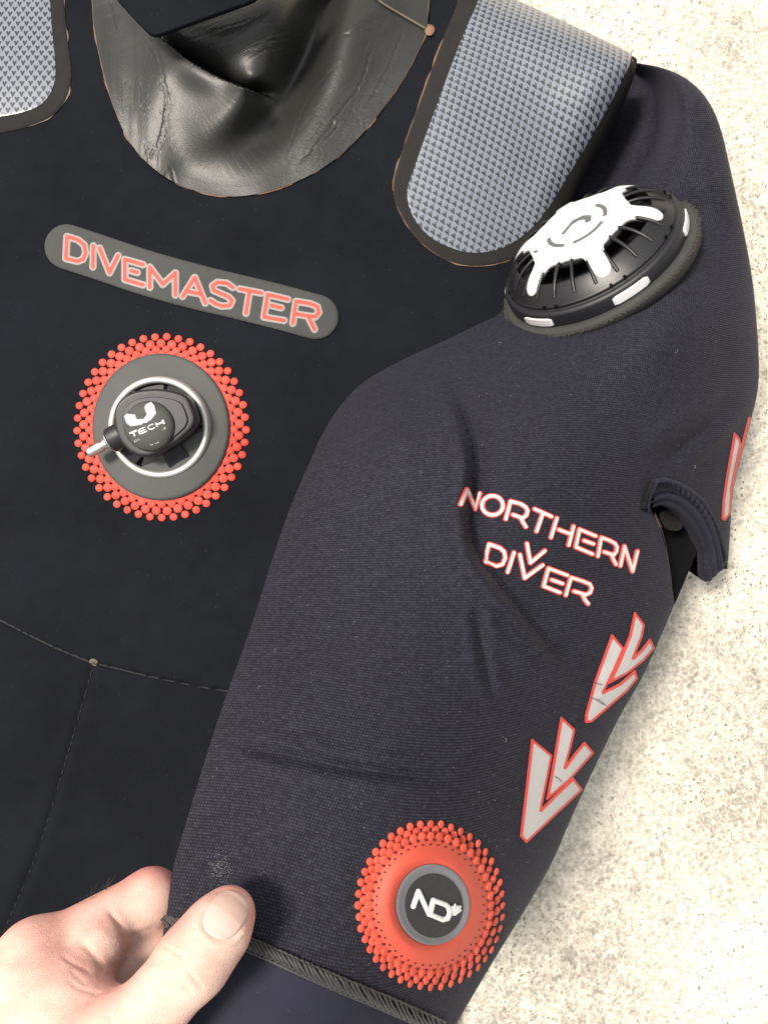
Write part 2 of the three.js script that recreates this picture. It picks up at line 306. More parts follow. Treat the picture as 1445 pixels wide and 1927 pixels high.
const waistSeam = lineField([[-200, 1075], [0, 1165], [90, 1212], [178, 1247], [290, 1275], [420, 1300], [600, 1320]], 2), legSeam = lineField([[178, 1249], [155, 1330], [120, 1450], [75, 1600], [10, 1750], [-60, 1900]], 2);
const bodyH0 = (u, v) => {
  let h = bodyBase(u, v) - roundoff(Math.min(0, bodySd(u, v)), 75, 0.026);
  if (v > 1000 && u < 700) {
    const a = waistSeam(u, v), s = waistSeam.side; h += -0.0012 * Math.exp(-((a / 5) ** 2)) + (s < 0 ? 0.0022 : 0) * Math.exp(-a / 26);
    const b = legSeam(u, v); h += -0.0006 * Math.exp(-((b / 4.5) ** 2)) + 0.0005 * Math.exp(-(((b - 16) / 14) ** 2));
  }
  h += 0.005 * (vnoise(u / 170 + 3, v / 170) - 0.5) + 0.001 * (vnoise(u / 60, v / 60 + 7) - 0.5);
  return h;
};
const bodyH = cached(bodyH0, [-360, -170, 1240, 2280], 3);
const neckHole = lineField([[178, -140], [184, 60], [204, 150], [232, 235], [268, 290], [330, 338], [400, 361], [470, 362], [556, 337], [634, 290], [697, 224], [750, 150], [789, 76], [798, -140]], 2, true), torsoSd = (u, v) => { const b = neckHole.box; let d = bodySd(u, v); if (u > b[0] && u < b[2] && v < b[3]) { let ins = false; const q = neckHole.pts; for (let i = 0, j = q.length - 1; i < q.length; j = i++) if ((q[i][1] > v) !== (q[j][1] > v) && u < (q[j][0] - q[i][0]) * (v - q[i][1]) / (q[j][1] - q[i][1]) + q[i][0]) ins = !ins; const e = neckHole(u, v); d = Math.max(d, ins ? e - 20 : -e - 20); } return d; };
torsoSd.box = bodySd.box;
part('torso', sheet(torsoSd, bodyH, { cell: 6, edge: [[0, 0], [1, 0.008], [5, 0.03], [14, 0.07]] }), M.body, suit);

// shoulder pads: tape rim, grey printed inlay, brown line of glue round the tape
const padIn = outline([[905, -60], [905, -5], [868, 75], [820, 205], [773, 335], [764, 365], [775, 410], [805, 447], [850, 470], [892, 479], [940, 471], [985, 445], [1022, 404], [1060, 340], [1105, 265], [1150, 185], [1183, 118], [1190, 98], [1080, 45], [960, -8], [940, -60]], 2);
const padOut = outline([[868, -70], [868, -5], [832, 78], [786, 205], [744, 322], [738, 360], [752, 402], [784, 452], [835, 490], [885, 503], [945, 496], [1000, 470], [1045, 425], [1090, 350], [1140, 262], [1185, 165], [1201, 112], [1080, 56], [955, -2], [940, -70]], 2);
const leftIn = outline([[-60, -60], [92, -60], [96, 0], [101, 70], [108, 130], [104, 170], [80, 202], [40, 216], [0, 222], [-60, 232]], 2);
const leftOut = outline([[-80, -80], [118, -80], [121, 0], [127, 70], [136, 130], [133, 172], [110, 215], [60, 238], [0, 252], [-80, 262]], 2);
const padFrame = (P) => { const a = -0.42; return [P.x * Math.cos(a) + P.z * Math.sin(a) + 1, -P.x * Math.sin(a) + P.z * Math.cos(a) + 1]; };
const pads = [['right', padIn, padOut], ['left', leftIn, leftOut]];
for (const [side, ins, outs] of pads) {
  const pg = group('shoulder_pad', suit, side === 'right' ? 'grey textured shoulder pad beside the round shoulder valve' : 'grey textured shoulder pad in the corner beyond the neck seal');
  const clipped = side === 'right' ? (f) => (u, v) => Math.max(f(u, v), bodySd(u, v) + 1.5) : (f) => f;
  const o2 = clipped(outs), i2 = clipped(ins); o2.box = outs.box; i2.box = ins.box;
  const glue = (u, v) => o2(u, v) - 2.6 * clamp(2.6 * (vnoise(u / 22 + 5, v / 22) - 0.42), 0, 1.3) - 0.3; glue.box = [outs.box[0] - 8, outs.box[1] - 8, outs.box[2] + 8, outs.box[3] + 8];
  const g2 = clipped(glue); g2.box = glue.box;
  part('glue_line', sheet(g2, bodyH, { cell: 4, lift: () => 0.0005 }), side === 'right' ? M.glue : M.paleGlue, pg);
  part('tape_binding', sheet(o2, bodyH, { cell: 4, lift: (u, v, d) => 0.0007 + 0.0005 * Math.sqrt(1 - clamp(1 + d / 8, 0, 1) ** 2), uv: (P) => padFrame(P), edge: [[0, 0], [0, 0.0025]] }), M.tape, pg);
  part('pad_face', sheet(i2, bodyH, { cell: 4, lift: (u, v, d) => 0.0015 + 0.00012 * Math.sqrt(1 - clamp(1 + d / 3, 0, 1) ** 2), uv: side === 'right' ? padFrame : (P) => [P.x + 1, P.z + 1], edge: [[0, 0], [0, 0.0015]] }), M.pad, pg);
}
// seams of the torso
{
  const sg = group('waist_seam', suit, 'thin seam crossing the torso below the inflator');
  const line = (pts, n, r, lift) => { const f = lineField(pts, 2); return tubeAlong(f.pts.map(([u, v]) => onto(bodyH, u, v, lift)), r, n, 5); };
  part('seam_line', line([[-60, 1138], [0, 1165], [90, 1212], [172, 1246]], 60, 0.0008, 0.0001), M.seam, sg);
  part('seam_line', line([[186, 1249], [290, 1275], [420, 1300], [560, 1318]], 60, 0.0006, 0.0001), M.seam, sg);
  const leg = group('panel_seam', suit, 'thin stitched seam running down from the waist seam');
  for (let i = 0; i < 46; i++) { const t = i / 46, f = legSeam.pts, k = (f.length - 1) * t * 0.85, a = Math.floor(k), q = f[a], n = f[a + 1], u = lerp(q[0], n[0], k - a), v = lerp(q[1], n[1], k - a), dx = n[0] - q[0], dy = n[1] - q[1], l = Math.hypot(dx, dy); if (hash2(i, 5) < 0.2) continue; part('stitch', tubeAlong([onto(bodyH, u, v, 0), onto(bodyH, u + dx / l * 4, v + dy / l * 4, 0.0005), onto(bodyH, u + dx / l * 8, v + dy / l * 8, 0)], 0.00035, 4, 4), M.seam, leg); }
  const bl = outline([[166, 1242], [176, 1238], [187, 1243], [184, 1254], [174, 1253]], 2);
  part('glue_blob', sheet(bl, bodyH, { cell: 1.5, lift: (u, v, d) => 0.0004 + 0.0016 * Math.sqrt(clamp(-d / 7, 0, 1)) }), M.paleGlue, suit, 'pale glue blob where the seams meet below the inflator');
}

// neck seal
const sealSd = outline([[172, -90], [174, 0], [178, 60], [198, 150], [226, 235], [262, 295], [325, 345], [400, 369], [470, 370], [560, 344], [640, 296], [704, 228], [758, 152], [796, 78], [804, 55], [806, 0], [806, -90]], 2);
const fold = lineField([[255, 20], [296, 66], [349, 110], [400, 140], [440, 158], [478, 172]], 2), valley = lineField([[640, -80], [612, 0], [590, 70], [560, 140], [522, 205], [478, 258], [430, 298], [385, 318]], 2), ridge = lineField([[476, 176], [452, 215], [415, 250], [370, 280]], 2), ridge2 = lineField([[300, 150], [282, 220], [300, 300]], 2);
const creaseS = [[[640, 120], [590, 170], [560, 230], [540, 300]], [[700, 90], [680, 160], [640, 210], [600, 270], [560, 320]], [[720, 60], [650, 60], [600, 90], [560, 140]], [[735, 45], [670, 40], [610, 62]], [[276, 80], [300, 130], [316, 180], [306, 240], [300, 275], [276, 298]], [[208, 0], [222, 60]], [[296, 95], [310, 150], [322, 190]], [[360, 75], [420, 52], [480, 36]], [[345, 60], [400, 36], [470, 18]], [[500, 78], [545, 72], [600, 48]], [[480, 98], [540, 86]], [[760, 60], [730, 130], [690, 200]], [[640, 230], [600, 280], [560, 310]], [[290, 275], [282, 300]], [[322, 315], [330, 345]]].map((p) => lineField(p, 2));
const sealH0 = (u, v) => {
  let h = bodyH(u, v) + 0.0012;
  const inner = clamp(-sealSd(u, v), 0, 400), lift = smooth(20, 190, inner);
  h += 0.012 * lift;
  let d = fold(u, v); const end = smooth(1, 0.8, fold.s);
  if (fold.side < 0) h -= (0.026 * Math.exp(-d / 26) - 0.004 * Math.exp(-(((d - 85) / 45) ** 2))) * lerp(1, Math.exp(-d / 22), smooth(0.55, 1, fold.s)) * lift; else h += 0.006 * Math.exp(-(((d - 6) / 34) ** 2)) * lift * lerp(1, Math.exp(-d / 22), smooth(0.55, 1, fold.s));
  d = valley(u, v); h -= 0.029 * Math.exp(-((d / (30 + 24 * valley.s)) ** 2)) * smooth(1.0, 0.45, valley.s) * smooth(10, 90, inner);
  d = ridge(u, v); h += 0.009 * Math.exp(-((d / 38) ** 2)) * lift * (1 - 0.6 * ridge.s);
  d = ridge2(u, v); h += 0.0035 * Math.exp(-((d / 40) ** 2));
  h += 0.016 * Math.exp(-(((u - 505) / 60) ** 2 + ((v - 10) / 62) ** 2)) + 0.006 * Math.exp(-(((u - 430) / 70) ** 2 + ((v - 30) / 46) ** 2));
  h -= 0.012 * Math.exp(-(((u - 492) / 22) ** 2 + ((v - 176) / 18) ** 2));
  for (let i = 0; i < creaseS.length; i++) { const c = creaseS[i]; if (u < c.box[0] - 20 || u > c.box[2] + 20 || v < c.box[1] - 20 || v > c.box[3] + 20) continue; const q = c(u + 5 * (vnoise(u / 9, v / 9) - 0.5), v + 5 * (vnoise(u / 9 + 4, v / 9) - 0.5)); h -= 0.0003 * Math.exp(-((q / 1.8) ** 2)) * smooth(0, 0.12, c.s) * smooth(1, 0.85, c.s); h += 0.00008 * Math.exp(-(((q - 5) / 4) ** 2)); }
  { const w1 = vnoise(u / 60, v / 60) * 26, x = (u * 0.82 + v * 0.57) + w1, y = (u * -0.57 + v * 0.82), r = vnoise(y / 46 + 11, x / 7), q = vnoise(y / 30 + 2, x / 3.6 + 40); h -= smooth(500, 600, u) * (0.00014 * smooth(50, 110, v) * (1 - smooth(0, 0.09, Math.abs(r - 0.5))) * smooth(.35, .6, vnoise(u / 70, v / 70 + 3)) + 0.00006 * smooth(50, 110, v) * (1 - smooth(0, 0.12, Math.abs(q - 0.5)))); const r2 = vnoise(u / 6 + w1 / 6, v / 60 + 7); h -= smooth(345, 300, u) * smooth(180, 230, u) * 0.00014 * (1 - smooth(0, 0.09, Math.abs(r2 - 0.5))) * smooth(.4, .6, vnoise(u / 40 + 5, v / 60)); const r3 = vnoise((u + v) / 50, (v * 1.0 + u * 0.42) / 7 + w1 / 9); h -= smooth(150, 90, v) * smooth(290, 350, u) * smooth(610, 560, u) * 0.0002 * (1 - smooth(0, 0.1, Math.abs(r3 - 0.5))); }
  const along = (u + v) / 1.414, across = (u - v) / 1.414;
  h += 0.00018 * (vnoise(across / 70, along / 9) - 0.5) * smooth(560, 660, u) + 0.0002 * (vnoise(u / 10, v / 80 + 3) - 0.5) * smooth(330, 260, u) + 0.0002 * (vnoise((u + v * 2) / 60, (v * 0.9 - u * -0.4) / 8) - 0.5) * smooth(120, 40, v);
  return h;
};
const sealH = cached(sealH0, [140, -120, 840, 400], 1.5);
{
  const ng = group('neck_seal', suit, 'folded dark grey rubber neck seal with a worn brown edge');
  const gl = (u, v) => sealSd(u, v) - 3.4 * clamp(2.2 * (vnoise(u / 26, v / 26) - 0.36), 0.12, 1) * smooth(20, 110, v + 20); const glr = (u, v) => Math.max(gl(u, v), -(sealSd(u, v) + 9)); glr.box = [160, -90, 815, 382];
  part('glue_line', sheet(glr, bodyH, { cell: 2, lift: () => 0.0009, edge: [[0, 0], [0, 0.002]] }), M.glue, ng);
  part('seal_rubber', sheet(sealSd, sealH, { cell: 2.5, edge: [[0, 0], [0, 0.003]] }), M.seal, ng);
  const tri = outline([[690, -90], [700, -8], [715, 6], [760, 33], [803, 58], [803, 58], [805, 0], [805, -90]], 1);
  part('seal_overlap', sheet(tri, sealH, { cell: 3, lift: () => 0.0016, edge: [[0, 0], [0, 0.0022]] }), M.seal, ng);
  part('seal_seam', tubeAlong([[700, -12], [716, 6], [760, 33], [800, 56]].map(([u, v]) => onto(sealH, u, v, 0.001)), 0.0008, 30, 5), M.paleGlue, ng);
  part('seal_seam', tubeAlong([[805, -40], [806, 10], [801, 50]].map(([u, v]) => onto(sealH, u, v, 0.0005)), 0.0007, 20, 5), M.paleGlue, ng);
  const bl = outline([[799, 50], [812, 49], [819, 58], [814, 70], [803, 71], [798, 62]], 2);
  part('glue_blob', sheet(bl, bodyH, { cell: 1.5, lift: (u, v, d) => 0.0015 + 0.0014 * Math.sqrt(clamp(-d / 8, 0, 1)) }), M.glue, ng);
  part('seam_line', tubeAlong([[818, 64], [832, 72], [846, 80]].map(([u, v]) => onto(bodyH, u, v, 0)), 0.0006, 12, 5), M.tape, ng);
  const flap = outline([[180, -120], [212, -10], [250, 32], [279, 62], [290, 67], [302, 66], [360, 44], [440, 16], [492, -4], [560, -120]], 1);
  const flapH = plate([[212, 0, .098], [285, 66, .1], [490, 0, .106], [350, 20, .108], [350, -100, .12], [180, -120, .11], [560, -120, .11]], 0.001);
  part('inner_collar', sheet(flap, (u, v) => flapH(u, v) - roundoff(Math.min(0, flap(u, v)), 4, 0.0008), { cell: 3, edge: [[0, 0], [0.3, 0.002], [10, 0.003]] }), M.body, ng, 'dark cloth collar folded over the neck seal');
}

// sleeve
const sleevePts = [[1120, 135], [1197, 118], [1197, 118], [1252, 128], [1297, 150], [1332, 186], [1355, 236], [1372, 311], [1392, 401], [1412, 502], [1421, 577], [1428, 680], [1426, 735], [1415, 780], [1398, 843], [1380, 910], [1375, 957], [1373, 1009], [1369, 1056], [1369, 1056], [1352, 1079], [1329, 1096], [1329, 1096], [1318, 1084], [1319, 1050], [1313, 1032], [1304, 1009], [1288, 982], [1263, 957], [1242, 947], [1221, 950], [1221, 950], [1228, 970], [1242, 992], [1249, 1026], [1261, 1067], [1263, 1100], [1269, 1136], [1269, 1136], [1256, 1167], [1209, 1276], [1168, 1342], [1131, 1418], [1106, 1470], [1067, 1556], [1041, 1620], [994, 1702], [944, 1782], [900, 1856], [858, 1927], [800, 2025], [740, 2120], [280, 2120], [285, 1950], [300, 1800], [311, 1735], [319, 1660], [335, 1600], [365, 1500], [400, 1385], [440, 1270], [475, 1175], [510, 1060], [540, 970], [578, 880], [608, 812], [640, 762], [680, 720], [740, 685], [800, 657], [840, 640], [900, 610], [950, 588], [960, 520], [1000, 420], [1050, 300]];
const sleeveSd0 = outline(sleevePts, 2), sleeveSd = cached(sleeveSd0, [230, 80, 1470, 2160], 2);
const sleeveBase = plate([[640, 765, .128], [540, 970, .15], [440, 1270, .19], [330, 1610, .228], [311, 1740, .238], [300, 2000, .25], [800, 1000, .178], [750, 800, .158], [700, 1300, .208], [600, 1600, .236], [480, 1780, .244], [1080, 1000, .158], [1000, 1300, .17], [900, 1600, .2], [800, 1800, .216], [600, 2000, .25], [1420, 720, .085], [1340, 800, .115], [1360, 1020, .066], [1290, 930, .108], [1230, 1230, .112], [1130, 1420, .125], [940, 1780, .17], [860, 1927, .19],
  [1000, 700, .142], [1200, 720, .148], [1130, 160, .08], [1195, 130, .088], [1180, 210, .1], [1150, 270, .098], [1255, 150, .106], [1310, 180, .112], [1260, 240, .115], [1335, 260, .112], [1335, 340, .12], [1250, 340, .118], [1110, 350, .09], [1076, 420, .085], [1128, 508, .104], [1010, 500, .08], [1180, 595, .138], [1303, 409, .114], [960, 600, .092], [820, 680, .118], [1300, 600, .142], [1400, 550, .118], [1250, 500, .132]], 0.002);
const creases = [
  { f: [[826, 690], [848, 735], [868, 775], [886, 830], [893, 890], [880, 950], [886, 1010], [900, 1052], [935, 1095], [985, 1158], [1040, 1228], [1085, 1282], [1122, 1318]], kind: 'step', a: 0.0165, w: 26 },
  { f: [[415, 1388], [470, 1408], [540, 1422], [600, 1436], [700, 1452], [790, 1460], [880, 1472]], kind: 'dent', a: 0.003, w: 12 },
  { f: [[1400, 735], [1350, 785], [1300, 828], [1255, 862], [1218, 895]], kind: 'dent', a: 0.0062, w: 17 },
  { f: [[1412, 790], [1370, 838], [1320, 880], [1290, 905]], kind: 'dent', a: 0.0032, w: 12 },
  { f: [[915, 1130], [960, 1188], [1010, 1240], [1070, 1282]], kind: 'dent', a: 0.003, w: 12 },
  { f: [[893, 1120], [905, 1210], [925, 1300], [938, 1340]], kind: 'dent', a: 0.0024, w: 10 },
  { f: [[1040, 1190], [1090, 1240], [1140, 1270]], kind: 'dent', a: 0.002, w: 12 },
  { f: [[560, 1392], [610, 1432]], kind: 'dent', a: 0.0014, w: 9 }, { f: [[1090, 1268], [1150, 1300]], kind: 'dent', a: 0.0018, w: 8 },
  { f: [[1060, 720], [1000, 790], [960, 840]], kind: 'dent', a: 0.0012, w: 26 },
].map((c) => ({ ...c, f: lineField(c.f, 2) }));
const pit = [[1186, 165], [1194, 205], [1186, 248], [1166, 288], [1138, 328], [1104, 368], [1066, 408], [1030, 446]];
const sleeveH0 = (u, v) => {
  let h = sleeveBase(u, v) - roundoff(Math.min(0, sleeveSd(u, v)), 58, 0.019);
  if (u < 1330 && v < 600 && u > 900) { let q = 0; for (const [a, b] of pit) q += Math.exp(-((u - a) ** 2 + (v - b) ** 2) / 4000); h -= 0.088 * (1 - Math.exp(-1.5 * q * q)); const pd = padOut(u, v); if (pd < 90) h = Math.min(h, bodyBase(u, v) - 0.012 + 0.0007 * Math.max(0, pd)); h = Math.max(h, 0.008 + 0.1 * Math.max(0, h)); }
  for (const c of creases) {
    const b = c.f.box, m = 90; if (u < b[0] - m || u > b[2] + m || v < b[1] - m || v > b[3] + m) continue;
    const d = c.f(u, v), s = c.f.s, fade = smooth(0, 0.22, s) * smooth(1, 0.72, s);
    if (c.kind === 'step') { const g = c.f.side > 0 ? d : -d;   // side > 0: left of the line going down
      h += fade * (g > 0 ? c.a * 0.55 * Math.exp(-(((g - 22) / 30) ** 2)) - c.a * 0.5 * Math.exp(-((g / 9) ** 2)) : -c.a * 0.95 * Math.exp(g / 28) + c.a * 0.45 * Math.exp(-((g / 9) ** 2))); }
    else h += fade * (-c.a * Math.exp(-((d / c.w) ** 2)) + c.a * 0.45 * Math.exp(-(((d - 2.2 * c.w) / (1.3 * c.w)) ** 2)));
  }
  h += 0.004 * (vnoise(u / 190 + 1, v / 190 + 5) - 0.5) + 0.0012 * (vnoise(u / 64 + 9, v / 64) - 0.5);
  return h;
};
const sleeveH = cached(sleeveH0, [230, 80, 1470, 2160], 2);
const hem = lineField([[240, 1716], [311, 1735], [400, 1756], [470, 1776], [560, 1818], [640, 1853], [720, 1886], [800, 1922], [880, 1962]], 2);
const hemSide = (u, v) => { const d = hem(u, v); return hem.side > 0 ? d : -d; };   // > 0 below the hem
// cloth coordinates of the sleeve: lengths measured along the cloth itself, across from one line and down from another
const clothU = [], clothV = [], CS = 4, CX = 230, CY = 80, CNX = 311, CNY = 522;
{
  const P = new Float32Array(CNX * CNY * 3), t = V(0, 0, 0), len = (a, b) => Math.hypot(P[a * 3] - P[b * 3], P[a * 3 + 1] - P[b * 3 + 1], P[a * 3 + 2] - P[b * 3 + 2]);
  for (let j = 0; j < CNY; j++) for (let i = 0; i < CNX; i++) { at(CX + i * CS, CY + j * CS, sleeveBase(CX + i * CS, CY + j * CS), t); const k = (j * CNX + i) * 3; P[k] = t.x; P[k + 1] = t.y; P[k + 2] = t.z; }
  const I0 = 130, J0 = 230;
  for (let j = 0; j < CNY; j++) { const r = j * CNX; clothU[r + I0] = P[(r + I0) * 3] + 1; for (let i = I0 + 1; i < CNX; i++) clothU[r + i] = clothU[r + i - 1] + len(r + i, r + i - 1); for (let i = I0 - 1; i >= 0; i--) clothU[r + i] = clothU[r + i + 1] - len(r + i, r + i + 1); }
  for (let i = 0; i < CNX; i++) { clothV[J0 * CNX + i] = P[(J0 * CNX + i) * 3 + 2] + 1; for (let j = J0 + 1; j < CNY; j++) clothV[j * CNX + i] = clothV[(j - 1) * CNX + i] + len(j * CNX + i, (j - 1) * CNX + i); for (let j = J0 - 1; j >= 0; j--) clothV[j * CNX + i] = clothV[(j + 1) * CNX + i] - len(j * CNX + i, (j + 1) * CNX + i); }
}
const clothAt = (g, u, v) => { const x = clamp((u - CX) / CS, 0, CNX - 1.001), y = clamp((v - CY) / CS, 0, CNY - 1.001), i = Math.floor(x), j = Math.floor(y), a = x - i, b = y - j, k = j * CNX + i; return (g[k] * (1 - a) + g[k + 1] * a) * (1 - b) + (g[k + CNX] * (1 - a) + g[k + CNX + 1] * a) * b; };
const SA = -0.05, sleeveUV = (P, u, v) => { const a = clothAt(clothU, u, v), b = clothAt(clothV, u, v); return [a * Math.cos(SA) + b * Math.sin(SA) + 1, -a * Math.sin(SA) + b * Math.cos(SA) + 1]; };
const upperSd = (u, v) => Math.max(sleeveSd(u, v), hemSide(u, v)), lowerSd = (u, v) => Math.max(sleeveSd(u, v), -hemSide(u, v));
upperSd.box = [270, 90, 1440, 2000]; lowerSd.box = [260, 1690, 1000, 2125];
const sleeveEdge = [[0, 0], [1, 0.004], [4, 0.009], [14, 0.016], [40, 0.024], [90, 0.03]];
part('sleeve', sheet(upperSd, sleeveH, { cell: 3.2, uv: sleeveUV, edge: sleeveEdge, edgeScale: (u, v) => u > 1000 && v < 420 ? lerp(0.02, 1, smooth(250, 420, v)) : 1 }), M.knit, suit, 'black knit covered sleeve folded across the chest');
part('cuff_panel', sheet(lowerSd, (u, v) => sleeveH(u, v) - 0.0012, { cell: 4, uv: sleeveUV, edge: sleeveEdge }), M.cuff, suit, 'smooth dark panel below the sleeve hem');
// ------------------------------------------------------------------ stroke letters in a unit box (x right, y up)
const LETTERS = (() => {
  const arc = (cx, cy, rx, ry, a, b, n = 10) => Array.from({ length: n + 1 }, (_, i) => { const t = (a + (b - a) * i / n) * Math.PI / 180; return [cx + rx * Math.cos(t), cy + ry * Math.sin(t)]; });
  const strokes = {
    N: [[[0, 0], [0, 1], [1, 0], [1, 1]]], O: [arc(.5, .5, .5, .5, 0, 360, 24)], T: [[[0, 1], [1, 1]], [[.5, 1], [.5, 0]]], H: [[[0, 0], [0, 1]], [[1, 0], [1, 1]], [[0, .5], [1, .5]]],
    R: [[[0, 0], [0, 1], [.68, 1], ...arc(.7, .68, .3, .32, 90, -90, 8), [.05, .36]], [[.5, .36], [1, 0]]], E: [[[1, 1], [0, 1], [0, 0], [1, 0]], [[.08, .5], [.9, .5]]],
    D: [[[0, 0], [0, 1], [.5, 1], ...arc(.5, .5, .5, .5, 90, -90, 10), [0, 0]]], I: [[[.5, 0], [.5, 1]]], V: [[[0, 1], [.5, 0], [1, 1]]], M: [[[0, 0], [0, 1], [.5, .3], [1, 1], [1, 0]]],
    A: [[[0, 0], [.5, 1], [1, 0]], [[.2, .33], [.8, .33]]], S: [[[.95, .86], [.8, .97], [.5, 1], ...arc(.3, .74, .28, .26, 90, 270, 8), [.7, .5], ...arc(.7, .25, .28, .25, 90, -90, 8), [.4, 0], [.15, .04], [.02, .16]]],
    C: [arc(.55, .5, .5, .5, 50, 310, 14)], Y: [[[0, 1], [.5, .5], [1, 1]], [[.5, .5], [.5, 0]]], U: [[[0, 1], [0, .3], ...arc(.5, .35, .5, .35, 180, 360, 8), [1, 1]]],
  };
  // distance field in photo pixels: bl, br, tl are the corners of the unit box
  const letterField = (ch, bl, br, tl) => {
    const map = ([x, y]) => [bl[0] + x * (br[0] - bl[0]) + y * (tl[0] - bl[0]), bl[1] + x * (br[1] - bl[1]) + y * (tl[1] - bl[1])];
    const fs = strokes[ch].map((s) => lineField(s.map(map), 0)), b = [1e9, 1e9, -1e9, -1e9];
    for (const f of fs) { b[0] = Math.min(b[0], f.box[0]); b[1] = Math.min(b[1], f.box[1]); b[2] = Math.max(b[2], f.box[2]); b[3] = Math.max(b[3], f.box[3]); }
    return { d: (u, v) => { let m = 1e9; for (const f of fs) m = Math.min(m, f(u, v)); return m; }, box: b };
  };
  const strokeField = (list) => {
    const fs = list.map((q) => lineField(q, 0)), b = [1e9, 1e9, -1e9, -1e9];
    for (const f of fs) { b[0] = Math.min(b[0], f.box[0]); b[1] = Math.min(b[1], f.box[1]); b[2] = Math.max(b[2], f.box[2]); b[3] = Math.max(b[3], f.box[3]); }
    return { d: (u, v) => { let m = 1e9; for (const f of fs) m = Math.min(m, f(u, v)); return m; }, box: b };
  };
  letterField.strokes = strokes;
  return { letterField, strokeField };
})();
// ------------------------------------------------------------------ a frame standing on the suit: x, y in the plane, z along the axis, one unit = one photo pixel at that depth
function localFrame(u, v, h, nr, nu, nw, ax, ay) {
  const p = at(u, v, h), w = CAM.clone().sub(p), dist = w.dot(CB); w.normalize();
  const r = CR.clone().addScaledVector(w, -CR.dot(w)).normalize(), up = V(0, 0, 0).crossVectors(w, r), s = dist / FOCAL * Math.sqrt(1);
  const n = V(0, 0, 0).addScaledVector(r, nr).addScaledVector(up, nu).addScaledVector(w, nw).normalize();
  const a = V(0, 0, 0).addScaledVector(r, ax).addScaledVector(up, ay), e = a.addScaledVector(w, -a.dot(n) / n.dot(w)); e.normalize();
  const b = V(0, 0, 0).crossVectors(n, e);
  return { matrix: new THREE.Matrix4().makeBasis(e, b, n).scale(V(s, s, s)).setPosition(p), s };
}
function framed(name, parent, fr, label) { const g = group(name, parent, label); g.matrix.copy(fr.matrix); g.matrix.decompose(g.position, g.quaternion, g.scale); return g; }
const lathe = (prof, seg = 72, a0 = 0, a1 = Math.PI * 2) => { const g = new THREE.LatheGeometry(prof.map(([r, y]) => new THREE.Vector2(r, y)), seg, a0, a1); g.rotateX(Math.PI / 2); return g; };
const slab = (shape, depth, bevel = 1.2, seg = 2) => new THREE.ExtrudeGeometry(shape, { depth, bevelEnabled: true, bevelThickness: bevel, bevelSize: bevel, bevelSegments: seg, curveSegments: 20, steps: 1 });
const pathShape = (pts) => { const s = new THREE.Shape(); pts.forEach(([x, y], i) => i ? s.lineTo(x, y) : s.moveTo(x, y)); s.closePath(); return s; };

